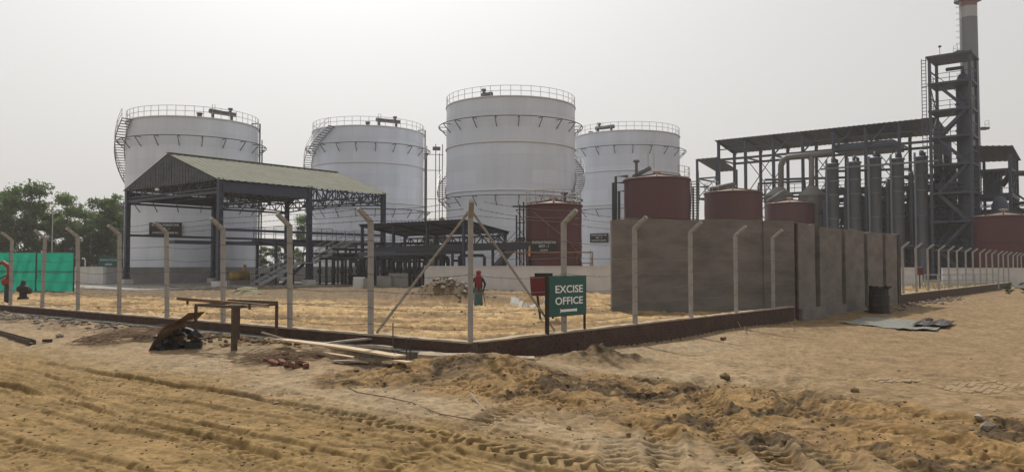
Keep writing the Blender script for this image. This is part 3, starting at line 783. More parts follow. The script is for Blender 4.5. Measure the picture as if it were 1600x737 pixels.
def name_board(t, pos, right, wd_, ht, lines, frame=True, m='board_black', tm='board_white'):
    nrm = right.cross(Z).normalized()
    b = MB().box(pos, right*(wd_/2), nrm*0.03, Z*(ht/2)).build('name_board', m, t)
    for txt, fy, fw, fh in lines:
        me = textmesh(txt, 0.3, tm, 0.006, 0.004)
        xs = [v.co.x for v in me.vertices]; ys = [v.co.y for v in me.vertices]
        o = link('lettering', me, b)
        place(o, pos + nrm*0.036 + Z*(ht*fy), right, Z, t, fw*wd_/(max(xs)-min(xs)), fh*ht/(max(ys)-min(ys)))

D2 = R(1)
# far left tank behind the loading shed
t1, c, e0, e1, r1 = white_tank(300.5, 88, 209, 17.0, 'white storage tank at far left behind the gabled loading shed', (14.9, 8.1), (), 48)
roof_gear(t1, c, e0, e1, r1, 17.0, R(14), R(42)); spiral(t1, c, e0, e1, r1, R(-62), 16.9, R(-205), 1.0, 0.95)
risers(t1, c, e0, e1, r1, 17.0, [R(70), R(80), R(84)], out=0.4)
ang = math.asin(max(-1, min(1, (262-300.5)/104.5))); rd = e0*math.cos(ang)+e1*math.sin(ang)
name_board(t1, c + rd*(r1+0.12) + Z*(at(262, 357.5, 80.6).z), e1*math.cos(ang)-e0*math.sin(ang), 3.3, 1.35, [('ETHANOL STORAGE TANK', .30, .84, .16), ('AST - 1', 0.02, .26, .16), ('CAPACITY 2500 KL', -.28, .8, .15)])
# second tank
t2, c, e0, e1, r2 = white_tank(575, 104, 175, 18.8, 'white storage tank with a stair curling round its upper left', (16.6, 8.6), (14.3, 9.4), 44)
roof_gear(t2, c, e0, e1, r2, 18.8, R(8), R(36)); spiral(t2, c, e0, e1, r2, R(-36), 18.7, R(-150), 9.0, 0.95); spiral(t2, c, e0, e1, r2, R(-150), 9.0, R(-230), 1.0, .95)
risers(t2, c, e0, e1, r2, 18.8, [R(72), R(88), R(92), R(96)], out=0.4)
mm = MB(); rd = e1
for k, o_ in enumerate((1.6, 2.1, 2.5)): mm.tube([c + e1*(r2+o_) + Z*0, c + e1*(r2+o_) + Z*(17.8-1.2*(k % 2))], 0.06, 6)
for z in (3, 7, 10.5, 14.3, 16.4): mm.bar(c + e1*(r2) + Z*z, c + e1*(r2+2.6) + Z*z, .07)
mm.bar(c + e1*(r2+1.2) + Z*17.2, c + e1*(r2+2.2) + Z*17.2, .45); mm.build('pipe_rack', 'girder_grey', t2)
# the nearest and tallest
t3, c, e0, e1, r3 = white_tank(798, 89, 202, 19.2, 'tallest white storage tank in the middle, behind the low pump shed', (17.0, 8.9), (14.5, 9.5), 42)
spiral(t3, c, e0, e1, r3, R(62), 9.3, R(118), 14.4, 1.0); spiral(t3, c, e0, e1, r3, R(118), 14.4, R(160), 19.1, 1.0)
spiral(t3, c, e0, e1, r3, R(-76), 9.2, R(-120), 12.6, 0.9)
roof_gear(t3, c, e0, e1, r3-1.2, 19.0, R(-36), R(-22), -1)
# a straight stair with rails against its foot
ss = MB(); p = at(770, 417, 76); q = at(812, 372, 77)
ss.bar(p, q, .10, .3); ss.bar(p+A*0.8, q+A*.8, .10, .3)
for k in range(14): ss.bar(p.lerp(q, k/13), p.lerp(q, k/13)+A*.8, .05, .25)
ss.bar(p+Z*1, q+Z*1, .05); ss.bar(p+A*.8+Z*1, q+A*.8+Z*1, .05)
ss.build('access_stair', 'girder_grey', t3)
t4, c, e0, e1, r4 = white_tank(979.5, 108, 166, 18.9, 'white storage tank at right, half hidden by the red tank and grey wall', (16.9, 8.9), (13.8, 9.5), 44)
roof_gear(t4, c, e0, e1, r4, 18.7, R(-38), R(-14), -1)
spiral(t4, c, e0, e1, r4, R(95), 9.3, R(150), 14.4, 1.0)
ang = math.asin((939-979.5)/83); rd = e0*math.cos(ang)+e1*math.sin(ang)
name_board(t4, c + rd*(r4+0.12) + Z*(at(939, 371, 101).z), e1*math.cos(ang)-e0*math.sin(ang), 2.7, 1.15, [('ETHANOL STORAGE TANK', .30, .86, .16), ('AST - 4', 0.02, .34, .18), ('CAPACITY 2500 KL', -.28, .82, .14)])

# ------------------------------------------------------------------ maroon tanks
def red_tank(u, D, wpx, vtop, label, ring=0.62, stair=None, rail=None, gear=0, n=48):
    half = (math.atan((u+wpx/2-CU)/F)-math.atan((u-wpx/2-CU)/F))/2
    c = V((u-CU)/F*D, D, 0); Rr = c.length*math.sin(half); e0, e1 = tank_frame(c.x, c.y)
    H = at(u, vtop, D-Rr).z
    t = thing('maroon_tank', label, 'tank', c, 'dark red process tanks')
    link('shell', shell_mesh('shell', Rr, -0.3, H+0.3, 'maroon_paint', 64, 1.25), t)
    rise = 0.16*Rr
    MB().lathe(c, [(Rr+0.03, H), (Rr+0.03, H+.06), (0.3, H+rise)], 40).build('roof', 'roof_pink', t, True)
    MB().lathe(c, [(Rr-.02, H*ring-.05), (Rr+0.06, H*ring-.04), (Rr+.06, H*ring+.04), (Rr-.02, H*ring+.05)], 48).build('band', 'maroon_paint', t, True).data.uv_layers.new(name='UVMap')
    MB().lathe(c, [(Rr-.02, H-.12), (Rr+0.09, H-.10), (Rr+.09, H+.03), (Rr, H+.05)], 48).build('top_curb', 'maroon_paint', t, True).data.uv_layers.new(name='UVMap')
    for k in range(10):
        a = 2*math.pi*k/10; rd = e0*math.cos(a)+e1*math.sin(a)
        MB().bar(c+rd*(Rr)+Z*(H+.10), c+rd*0.3+Z*(H+rise+.08), .10, .12).build('roof_rib', 'rust_dark', t)
    b = MB().lathe(c+Z*(H+rise-.1), [(0.34, 0), (0.34, .35), (0.42, .37), (0.40, .47), (0.02, .52)], 16); b.build('vent', 'roof_pink', t, True)
    if stair: spiral(t, c, e0, e1, Rr, R(stair[0]), stair[1]*H, R(stair[2]), stair[3]*H, 0.7, 'rail_grey')
    if rail: railing(t, c, e0, e1, Rr-.05, H, R(rail[0]), R(rail[1]), rail[2], 1.1, 0.026)
    return t, c, e0, e1, Rr, H
r_1, c, e0, e1, Rr, H = red_tank(865, 62, 88, 318, 'maroon tank with a black name board, nearest of the red tanks', 0.5, (70, 0.3, 100, 0.02), (-180, 180, 18))
name_board(r_1, c + e0*(Rr+.07) - e1*0.72 + Z*at(852, 384, 59.8).z, e1, 1.95, 0.85, [('DENATURANT STORAGE TANK', .30, .92, .22), ('DCT - 1', -.03, .36, .22), ('CAP', -.38, .3, .13)])
P = lambda a, r, z: c + e0*(r*math.cos(a)) + e1*(r*math.sin(a)) + Z*z
rk = MB()                                                # platform, stays and ladder at its left
for (u_, z1_) in ((807, 5.6), (812, 6.4), (818, 6.6)): x_ = at(u_, 400, 62).x; rk.bar(V(x_, 61.4, 0), V(x_, 61.4, z1_), .09)
for z_ in (1.4, 2.6, 3.8, 5.0, 6.0): rk.bar(V(at(806, 400, 62).x, 61.4, z_), V(at(820, 400, 62).x, 61.4, z_), .07)
for k in range(5): rk.bar(V(at(806, 400, 62).x, 61.4, 1.4+k*1.15), V(at(820, 400, 62).x, 61.4, 0.4+k*1.15), .05)
rk.abox(V(at(813, 400, 62).x, 61.4, H-.1), 1.2, .9, .08); rk.build('side_platform', 'dark_pipe', r_1)
sl = MB(); pts = [P(R(a), Rr+.12, H*(1-f)-.3) for a, f in ((-40, .05), (-10, .2), (20, .35), (50, .52), (80, .72), (100, .95))]
sl.tube(pts, .045, 6)
for k in range(1, 5): sl.tube([pts[k], pts[k]-Z*0.9], .03, 5)
sl.build('curved_handrail', 'rust', r_1)
b = MB(); q_ = P(R(40), Rr*.6, H+.3); b.tube([q_, q_+Z*.5], .14, 8); b.tube([q_+Z*.5, q_+Z*.65], .28, 8); b.build('breather_valve', 'girder_grey', r_1, True)
tl = MB(); tl.tube([V(at(780, 394, 57.5).x, 57.5, at(780, 394, 57.5).z), V(at(926, 394, 54).x, 54.0, at(926, 394, 54).z)], .05, 6)
for u_, d_ in ((815, 56.7), (926, 54.0)): x_ = at(u_, 394, d_); tl.tube([V(x_.x, d_, 1.5), V(x_.x, d_, x_.z)], .04, 6)
o = tl.build('guard_rail', 'rust'); tag(o, 'long rusty pipe rail in front of the named maroon tank', 'rail')
rg = MB(); p_ = at(828, 390, 57.2); rg.hexa([p_+V(-.12, 0, -.45), p_+V(.05, 0, -.5), p_+V(.05, .06, -.5), p_+V(-.12, .06, -.45), p_+V(-.08, 0, .22), p_+V(.02, 0, .3), p_+V(.02, .05, .3), p_+V(-.08, .05, .22)])
tag(rg.build('rag', 'orange_rag'), 'small orange rag hung on the rusty rail', 'rag')

r_2, c, e0, e1, Rr, H = red_tank(1027, 75, 104, 276, 'big maroon tank rising behind the grey plastered wall, with a stair at its right', 0.62, (88, 0.98, 125, 0.2), (40, 120, 5))
P = lambda a, r, z: c + e0*(r*math.cos(a)) + e1*(r*math.sin(a)) + Z*z
b = MB(); b.tube([P(R(-70), Rr*.75, H+.3), P(R(-20), Rr*.55, H+1.0)], .22, 8); b.tube([P(R(-60), Rr*.7, H+.3), P(R(-60), Rr*.7, H+1.6)], .14, 8); b.tube([P(R(-60), Rr*.7, H+1.6), P(R(-60), Rr*.7, H+1.8)], .3, 8); b.build('vent_pipe', 'girder_grey', r_2, True)
MB().tube([P(R(-25), Rr*.6, H+.9), P(R(-25), Rr*.6, H+2.3), P(R(-8), Rr*.6, H+2.3), P(R(-8), Rr*.6, H+.9)], .035, 6).build('hoop', 'rail_grey', r_2)
for x_, zt in ((-0.75, .4), (-1.0, -.2), (-.45, -1.0)):
    p_ = c - e1*(Rr-x_-.2)*1.0 + e0*.4; p_ = c - e1*(Rr+abs(x_)) + e0*.4
    MB().tube([p_, p_+Z*(H+zt), c - e1*(Rr-.4) + e0*.4 + Z*(H+zt)], .13, 8).build('riser_pipe', 'dark_pipe', r_2, True)
r_3, c, e0, e1, Rr, H = red_tank(1146, 88, 91, 298, 'maroon tank second from the grey wall end, with a sloping vent pipe', 0.64, None, (-120, -30, 6))
P = lambda a, r, z: c + e0*(r*math.cos(a)) + e1*(r*math.sin(a)) + Z*z
MB().tube([P(R(-80), Rr*.8, H+.5), P(R(10), Rr*.35, H+.9)], .25, 8).build('vent_pipe', 'girder_grey', r_3, True)
MB().tube([c-e1*(Rr+1.2), c-e1*(Rr+1.2)+Z*(H+.8), c-e1*(Rr-.5)+Z*(H+.8)], .12, 8).build('riser_pipe', 'dark_pipe', r_3, True)
r_4, c, e0, e1, Rr, H = red_tank(1235, 101, 78, 316, 'smaller looking maroon tank in front of the grey hoppers', 0.64, (80, .6, 110, .1), None)
MB().tube([c-e1*(Rr*.9)+Z*(H+.3), c-e1*(Rr*.2)+e0*.5+Z*(H+1.6)], .3, 8).build('vent_pipe', 'girder_grey', r_4, True)
r_5, c, e0, e1, Rr, H = red_tank(1569, 84, 98, 336, 'maroon tank at the far right edge behind the fence posts', 0.6, None, None)
# ------------------------------------------------------------------ sheet roofs
def sheet(root, name, m, p00, p10, p01, p11, pitch=0.30, rib=0.04, th=0.012):
    """ribbed metal sheet: ribs run from edge p00-p10 to edge p01-p11"""
    n = max(2, int((p10-p00).length/pitch)); b = MB(); nrm = (p10-p00).cross(p01-p00).normalized()
    if nrm.z < 0: nrm = -nrm
    prof = []
    for k in range(n):
        for f, h in ((0.0, 0), (0.55, 0), (0.66, rib), (0.86, rib)): prof.append(((k+f)/n, h))
    prof.append((1.0, 0))
    for s_ in (0, 1):
        for f, h in prof:
            for a, bb in ((p00, p10), (p01, p11)): b.v.append(tuple(a.lerp(bb, f)+nrm*(h-(th if s_ else 0))))
    N = len(prof)
    for k in range(N-1):
        i = 2*k; b.f.append((i, i+2, i+3, i+1)); j = 2*N+2*k; b.f.append((j+1, j+3, j+2, j))
        b.f.append((i, 2*N+i, 2*N+i+2, i+2)); b.f.append((i+1, i+3, 2*N+i+3, 2*N+i+1))
    return b.build(name, m, root)
def truss(root, p, q, h, nb, m, w_=0.12, name='truss', arch=0.0, flip=1):
    """parallel chord lattice girder, top chord p-q"""
    b = MB(); top = [p.lerp(q, k/nb) for k in range(nb+1)]
    bot = [t - Z*(h - arch*h*4*(k/nb)*(1-k/nb)) for k, t in enumerate(top)]
    b.bar(p, q, w_)
    for k in range(nb): b.bar(bot[k], bot[k+1], w_)
    for k in range(nb):
        if k % 2: b.bar(top[k], bot[k+1], w_*.7)
        else: b.bar(bot[k], top[k+1], w_*.7)
        b.bar(top[k], bot[k], w_*.6)
    return b.build(name, m, root)

# ------------------------------------------------------------------ loading shed
SO = gnd(342, 449, 0.0)
def S(s_, t_, z): return V(SO.x, SO.y, 0) + A*s_ + B*t_ + Z*z
shed = thing('loading_shed', 'open gabled loading shed on dark blue columns in front of the far left tank', 'shed', S(0, 0, 0))
SW, SLN, EZ, RZ = 15.2, 17.6, 8.55, 11.15
for s_ in (0, 8.5, 17.0):
    for t_ in (0, SW):
        b = MB()                                         # column: two channels with battens
        for o_ in (-0.17, 0.17): b.box(S(s_, t_, 4.35) + A*o_, A*.035, B*.16, Z*4.25)
        b.box(S(s_, t_, 4.35), A*.15, B*.06, Z*4.2)
        for k in range(9): b.box(S(s_, t_, 0.6+k*0.95) - B*.165, A*.2, B*.012, Z*.16); 
        b.box(S(s_, t_, 0.55), A*.30, B*.30, Z*.05)
        b.build('column', 'navy_steel', shed)
        MB().box(S(s_, t_, 0.1), A*.42, B*.42, Z*.40).build('pedestal', 'bund_white', shed)
ov = 0.35
sheet(shed, 'roof_slope', 'roof_top', S(-ov, -0.3, EZ-.1), S(SLN, -0.3, EZ-.1), S(-ov, SW/2, RZ), S(SLN, SW/2, RZ), 0.62, 0.04)
sheet(shed, 'roof_slope', 'roof_top', S(-ov, SW+.3, EZ-.1), S(SLN, SW+.3, EZ-.1), S(-ov, SW/2, RZ-.004), S(SLN, SW/2, RZ-.004), 0.42, 0.06)
MB().bar(S(-ov, SW/2, RZ+.07), S(SLN, SW/2, RZ+.07), .5, .05).build('ridge_cap', 'roof_top', shed)
for s_, nm in ((-.28, 'gable_cladding'), ):
    b = MB(); n = 34                                      # ribbed gable sheet
    for k in range(n):
        for f0, f1, o_ in ((0, .6, 0), (.6, 1, .05)):
            ta, tb = SW*(k+f0)/n, SW*(k+f1)/n
            za = EZ + (RZ-EZ)*(1-abs(ta-SW/2)/(SW/2)) - .08; zb = EZ + (RZ-EZ)*(1-abs(tb-SW/2)/(SW/2)) - .08
            lo = EZ - .12
            b.quad(S(s_-o_, ta, lo), S(s_-o_, tb, lo), S(s_-o_, tb, zb), S(s_-o_, ta, za))
            b.quad(S(s_-o_+.01, ta, lo), S(s_-o_+.01, ta, za), S(s_-o_+.01, tb, zb), S(s_-o_+.01, tb, lo))
    b.build(nm, 'gable_sheet', shed)
for s_ in (0, 4.25, 8.5, 12.75, 17.0):                    # roof trusses across
    b = MB(); nb = 10
    for k in range(nb):
        ta, tb = SW*k/nb, SW*(k+1)/nb; f = lambda t: EZ + (RZ-EZ)*(1-abs(t-SW/2)/(SW/2)) - .18
        b.bar(S(s_, ta, f(ta)), S(s_, tb, f(tb)), .13); b.bar(S(s_, ta, EZ-.75), S(s_, tb, EZ-.75), .12)
        b.bar(S(s_, ta, EZ-.75 if k % 2 == 0 else f(ta)), S(s_, tb, f(tb) if k % 2 == 0 else EZ-.75), .09)
        b.bar(S(s_, ta, EZ-.75), S(s_, ta, f(ta)), .07)
    b.build('roof_truss', 'navy_steel', shed)
truss(shed, S(8.5, 0, EZ-.22), S(17.0, 0, EZ-.22), 0.95, 12, 'navy_steel', .11, 'eave_truss', 0.25)
truss(shed, S(8.5, SW, EZ-.22), S(17.0, SW, EZ-.22), 0.95, 12, 'navy_steel', .11, 'eave_truss', 0.25)
truss(shed, S(17.0, 0, EZ-.22), S(17.0, SW, EZ-.22), 0.95, 14, 'navy_steel', .11, 'eave_truss', 0.25)
MB().box(S(4.2, .0, EZ-.62), A*4.1, B*.03, Z*.42).build('eave_panel', 'navy_steel', shed)
MB().box(S(4.2, SW, EZ-.62), A*4.1, B*.03, Z*.42).build('eave_panel', 'navy_steel', shed)
for k in range(7):
    t_ = SW/2*(k+.5)/7; z = EZ + (RZ-EZ)*(t_/(SW/2)) - .13
    bar('purlin', S(-.2, t_, z), S(SLN-.1, t_, z), .07, 'navy_steel', shed); bar('purlin', S(-.2, SW-t_, z), S(SLN-.1, SW-t_, z), .07, 'navy_steel', shed)
bar('tie_beam', S(0, 0, 4.55), S(17, 0, 4.55), .22, 'navy_steel', shed)
bar('tie_beam', S(0, SW, 4.45), S(17, SW, 4.45), .20, 'navy_steel', shed)
bar('tie_beam', S(0, 0, 7.5), S(0, SW, 7.5), .2, 'navy_steel', shed)
bar('tie_beam', S(8.5, 0, 7.6), S(8.5, SW, 7.6), .16, 'navy_steel', shed)
bar('tie_beam', S(0, SW, 7.3), S(17, SW, 7.3), .18, 'navy_steel', shed)
b = MB(); lp_ = S(-.35, 9.2, 8.2); b.abox(lp_, .3, .3, .2); b.build('flood_lamp', 'sign_white', shed)

# loading platform with its stair
plat = thing('loading_platform', 'raised steel walkway with handrails and a dogleg stair under the shed', 'platform', S(12, 3, 0))
MB().box(S(13.5, 3.2, 3.85), A*7.5, B*1.6, Z*.16).build('deck', 'navy_steel', plat)
MB().box(S(10.5, 8.6, 3.75), A*10.0, B*0.8, Z*.14).build('deck', 'navy_steel', plat)
MB().box(S(6.3, 5.8, 3.72), A*.8, B*2.2, Z*.12).build('deck', 'navy_steel', plat)
for s_ in (6.4, 10.2, 14, 17.6, 20.6):
    for t_ in (1.8, 4.6): bar('post', S(s_, t_, 0), S(s_, t_, 3.8), .16, 'navy_steel', plat)
def rail_line(root, pts, m='rail_grey', h=1.05, gap=1.1, r=0.028, name='handrail'):
    b = MB()
    for p, q in zip(pts[:-1], pts[1:]):
        n = max(1, int((q-p).length/gap))
        for dz in (h*.5, h): b.tube([p+Z*dz, q+Z*dz], r, 5)
        for k in range(n+1): b.tube([p.lerp(q, k/n), p.lerp(q, k/n)+Z*h], r, 5)
    return b.build(name, m, root)
rail_line(plat, [S(6.1, 1.7, 4.0), S(12.4, 1.7, 4.0)], 'plant_steel'); rail_line(plat, [S(15, 1.7, 4.0), S(20.9, 1.7, 4.0), S(20.9, 4.7, 4.0)])
rail_line(plat, [S(6.1, 4.7, 4.0), S(20.9, 4.7, 4.0)], 'plant_steel')
def flight(root, p, q, side, wd_, n, m, rail=True):
    b = MB()
    for o_ in (0, wd_): b.bar(p+side*o_, q+side*o_, .10, .26)
    b.build('stringers', m, root)
    tm = MB().box(V(0, 0, 0), side*(wd_/2), side.cross(Z)*.13, Z*.02).mesh('tread', m)
    for k in range(1, n): link('tread', tm, root, p.lerp(q, k/n)+side*(wd_/2)-ORG[root])
    if rail:
        rail_line(root, [p, q], m, 1.0, 1.2); rail_line(root, [p+side*wd_, q+side*wd_], m, 1.0, 1.2)
flight(plat, S(8.9, -.3, 2.0), S(13.2, -.3, 3.95), B, 1.2, 9, 'rail_grey')
flight(plat, S(3.4, -.3, 0.15), S(7.5, -.3, 2.0), B, 1.2, 9, 'rail_grey')
MB().box(S(8.2, .3, 1.95), A*.75, B*.62, Z*.05).build('landing', 'rail_grey', plat)
MB().bar(S(6.1, .3, .1), S(8.2, .3, 1.9), .2, .2).build('brace', 'navy_steel', plat)
MB().box(S(14.1, .6, 3.9), A*1.0, B*1.0, Z*.08).build('landing', 'rail_grey', plat)
# pumps and small plant on the apron
apron = MB().hexa([S(-8, -3, -.5), S(26, -3, -.5), S(26, 19, -.5), S(-8, 19, -.5), S(-8, -3, .05), S(26, -3, .05), S(26, 19, .05), S(-8, 19, .05)]).build('concrete_apron', 'concrete'); apron['kind'] = 'structure'
def pump(p, m, label, sc=1.0):
    t = thing('pump_set', label, 'pump', p, 'pumps on the shed apron')
    b = MB(); b.tube([p+A*-.55*sc+Z*.55*sc, p+A*.35*sc+Z*.55*sc], .28*sc, 10); b.build('motor', m, t, True)
    b = MB(); b.tube([p+A*.45*sc+Z*.5*sc-B*.15, p+A*.45*sc+Z*.5*sc+B*.15], .4*sc, 12); b.tube([p+A*.45*sc+Z*.5*sc, p+A*.45*sc+Z*1.3*sc], .12*sc, 8); b.build('casing', m, t, True)
    MB().box(p+Z*.12*sc, A*.85*sc, B*.35*sc, Z*.14*sc).build('base', 'concrete', t)
pump(S(5.8, 6.5, .05), 'yellow_machine', 'small yellow machine standing beside the far left tank foot', 1.35)
pump(S(7.6, 4.9, .05), 'plant_steel', 'grey pump set beside the yellow machine', 1.2)
pump(S(12.5, -1.4, .05), 'dark_pipe', 'dark pump set below the stair landing', 1.1)
pump(S(16.4, -1.4, .05), 'pump_red', 'reddish pump set beside the last shed column', 1.0)
pump(S(19.0, -1.4, .05), 'dark_pipe', 'dark pump set right of the last shed column', 1.1)
bk = MB(); bk.abox(S(2.4, .9, .35)+V(0, 0, 0), .1, .1, .1)
yt = MB(); p0 = gnd(385, 458, 0.05)
rr = random.Random(4)
for k in range(7):
    a = 2*math.pi*k/7; yt.v.append((p0.x+1.1*math.cos(a)*rr.uniform(.8, 1.2), p0.y+.7*math.sin(a), .03))
for k in range(7):
    a = 2*math.pi*k/7+.2; yt.v.append((p0.x+.6*math.cos(a), p0.y+.4*math.sin(a), .32+rr.uniform(-.1, .12)))
yt.v.append((p0.x, p0.y, .46))
for k in range(7): yt.f += [(k, (k+1) % 7, 7+(k+1) % 7, 7+k), (7+k, 7+(k+1) % 7, 14)]
tag(yt.build('tarpaulin', 'tarp_yellow'), 'crumpled pale yellow tarpaulin lying in front of the shed', 'tarpaulin')

# ------------------------------------------------------------------ low walls round the tanks
def low_wall(name, label, p, q, h, m, th=.25, cap=True, z0=-.3):
    t = thing(name, label, 'wall', (p+q)/2)
    d = (q-p).normalized(); nrm = Vector((d.y, -d.x, 0))
    MB().box((p+q)/2 + Z*(h+z0)/2, (q-p)/2, nrm*th/2, Z*(h-z0)/2).build('wall_body', m, t)
    if cap: MB().box((p+q)/2 + Z*(h+.03), (q-p)/2+d*.02, nrm*(th/2+.03), Z*.035).build('coping', m, t)
    return t
wc = gnd(825, 454.5, 0.0)
low_wall('bund_wall', 'low white wall behind the person and the soil heap', wc + B*9.7, wc - B*7.2, 1.62, 'bund_white')
bc = at(163, 440, 72.0); bc.z = 0
low_wall('bund_wall', 'low pale wall stretching left behind the green netting', bc, bc + B*16, 1.55, 'bund_white')
low_wall('bund_wall', 'low wall along the foot of the far left tank, coloured as in shade', bc + A*.13, bc + A*30, 1.5, 'bund_shaded')
low_wall('bund_wall', 'low wall behind the pipes at the second tank, coloured as in shade', V(-23, 84, 0), V(-6.3, 70, 0), 1.55, 'bund_shaded')
low_wall('bund_wall', 'short white wall end just right of the grey panel wall', at(1400, 430, 70).xy.to_3d(), at(1440, 430, 70).xy.to_3d(), 1.5, 'bund_white')
low_wall('bund_wall', 'long low white wall behind the far fence posts at right', at(1472, 430, 74).xy.to_3d(), at(1640, 430, 74).xy.to_3d(), 1.45, 'bund_white')
st_ = thing('steel_steps', 'black steel steps over the white wall beside the grey wall', 'steps', gnd(945, 455, 0))
p_ = gnd(940, 455, 0); q_ = at(951, 418, p_.y+.6)
flight(st_, p_, q_, V(.6, .1, 0).normalized(), .7, 7, 'dark_pipe', False)
# steel frame gate rails at far right
hr = thing('pipe_barrier', 'grey pipe barrier on the sand behind the far fence posts', 'barrier', at(1500, 436, 66).xy.to_3d())
p_, q_ = at(1445, 436, 62).xy.to_3d(), at(1560, 436, 66).xy.to_3d()
for dz in (.55, 1.0): MB().tube([p_+Z*dz, q_+Z*dz], .05, 6).build('rail', 'rail_grey', hr)
for k in range(7): MB().tube([p_.lerp(q_, k/6)-Z*.2, p_.lerp(q_, k/6)+Z*1.0], .05, 6).build('upright', 'rail_grey', hr)
fx = thing('red_fire_point', 'small dark red box on a post behind the far fence posts', 'fire point', at(1437, 430, 60).xy.to_3d())
p_ = at(1437, 430, 60).xy.to_3d(); MB().bar(p_-Z*.3, p_+Z*1.0, .08).build('post', 'leg_black', fx); MB().abox(p_+Z*1.25, .4, .3, .5).build('box', 'red_box', fx); MB().abox(p_+Z*1.53, .46, .36, .06).build('lid', 'leg_black', fx)

# ------------------------------------------------------------------ pump shed and pipework in the middle
K0 = V((725-CU)/F*62, 62, 0)
def K(b_, a_, z): return K0 + B*b_ + A*a_ + Z*z
ph = thing('pump_shed', 'low open pump shed with a dark sloping roof before the tallest tank', 'shed', K(6, 3, 0))
sheet(ph, 'roof_sheet', 'roof_dark', K(12.6, 0, 5.30), K(0, 0, 5.30), K(12.6, 5.8, 4.50), K(0, 5.8, 4.50), .4, .05)
for b_ in (0.3, 4.3, 8.3, 12.3):
    bar('column', K(b_, .3, 0), K(b_, .3, 5.15), .2, 'navy_steel', ph); bar('column', K(b_, 5.4, 0), K(b_, 5.4, 4.4), .2, 'navy_steel', ph)
    bar('rafter', K(b_, .05, 5.17), K(b_, 5.75, 4.37), .16, 'navy_steel', ph)
for a_ in (.3, 1.9, 3.5, 5.4): bar('purlin', K(0, a_, 5.2-.138*a_), K(12.5, a_, 5.2-.138*a_), .1, 'navy_steel', ph)
truss(ph, K(0.2, 5.4, 4.2), K(12.4, 5.4, 4.2), .8, 14, 'navy_steel', .12, 'eave_truss')
truss(ph, K(0.2, .3, 5.0), K(0.2, 5.4, 4.25), .6, 6, 'navy_steel', .1, 'eave_truss')
MB().box((at(575, 391, 66)+at(838, 383, 60.5))/2, (at(838, 383, 60.5)-at(575, 391, 66))/2, V(0, .25, 0), Z*.28).build('cable_tray', 'dark_pipe', ph)
for u_, d_ in ((590, 65.7), (650, 64.4), (707, 63.2), (770, 61.9), (826, 60.8), (785, 61.6)):
    p_ = at(u_, 388, d_); bar('tray_post', V(p_.x, d_, 0), V(p_.x, d_, p_.z), .16, 'dark_pipe', ph)
bar('tray_fascia', at(560, 397, 66), at(720, 393, 63), .2, 'roof_dark', ph, .35)
ORD = ['third', 'fifth', 'seventh', 'ninth', 'tenth', 'eleventh', 'twelfth', 'thirteenth', 'second last', 'smallest right hand', 'rightmost', 'eighth', 'first', 'fourth']
PIPES = [(522, 419, 405, 540, 70), (548, 420, 408, 560, 70), (575, 418, 404, 586, 69), (597, 419, 392, 665, 68), (613, 420, 407, 640, 67), (622, 420, 402, 700, 67.5),
         (634, 420, 408, 662, 66.5), (655, 420, 400, 690, 66), (690, 418, 387, 722, 65), (707, 420, 407, 722, 64.5), (718, 419, 399, 757, 64), (640, 419, 394, 610, 68.5), (570, 420, 401, 500, 71), (535, 420, 397, 600, 70.5)]
for k, (ua, vb, vt, ub, d_) in enumerate(PIPES):
    pa, pt, pq = at(ua, vb, d_), at(ua, vt, d_), at(ub, vt, d_-.4); pa.z = 0.0; pe = V(pq.x, pq.y, 0.0)
    q = thing('riser_pipe_loop', ORD[k] + ' dark pipe loop counted from the shed stair to the right', 'pipe', (pa+pe)/2, 'dark pipe loops at the pump shed')
    r_ = .10 + .03*((k*7) % 3)
    MB().tube([pa, pt-Z*.12, pt+(pq-pt).normalized()*.12, pq-(pq-pt).normalized()*.12, pq-Z*.12, pe], r_, 8).build('pipe', 'dark_pipe', q, True)
    for pp in (pa, pe):
        b = MB(); b.tube([pp+Z*1.05, pp+Z*1.1], r_*2, 10); b.tube([pp+Z*1.35, pp+Z*1.4], r_*2, 10); b.tube([pp+Z*1.07, pp+Z*1.38], r_*1.5, 8); b.tube([pp+Z*1.22, pp+Z*1.22-V(0, .45, 0)], .03, 5)
        b.tube([pp+Z*1.22-V(0, .45, 0), pp+Z*1.22-V(0, .48, 0)], .16, 10); b.build('valve', 'dark_pipe', q)
for k in range(9):
    u_ = 520 + k*21 + (k*13) % 7; d_ = 71 - k*.5; p_ = at(u_, 410, d_)
    o = MB(); o.tube([V(p_.x, d_, 0), V(p_.x, d_, 2.6+.5*(k % 3))], .11, 8); o.tube([V(p_.x, d_, 2.6+.5*(k % 3)), V(p_.x+2.0, d_-.5, 2.6+.5*(k % 3))], .11, 8)
    tag(o.build('stand_pipe', 'dark_pipe', None, True), ['first', 'second', 'third', 'fourth', 'fifth', 'sixth', 'seventh', 'eighth', 'ninth'][k] + ' dark upright pipe from the left in the pipework below the second tank', 'pipe', 'dark standpipes below the second tank')
hp_ = [(at(500, 404, 69), at(700, 402, 66)), (at(470, 396, 72), at(660, 398, 68)), (at(520, 389, 70), at(690, 391, 66.5))]
for k, (p_, q_) in enumerate(hp_):
    o = thing('header_pipe', ['lowest', 'middle', 'topmost'][k] + ' of the long level header pipes in the pump yard', 'pipe', (p_+q_)/2, 'long level header pipes')
    MB().tube([p_, q_], .11, 8).build('pipe', 'dark_pipe', o, True)
    for f in (.05, .5, .95): x_ = p_.lerp(q_, f); MB().bar(V(x_.x, x_.y, 0), x_, .12).build('support', 'dark_pipe', o)
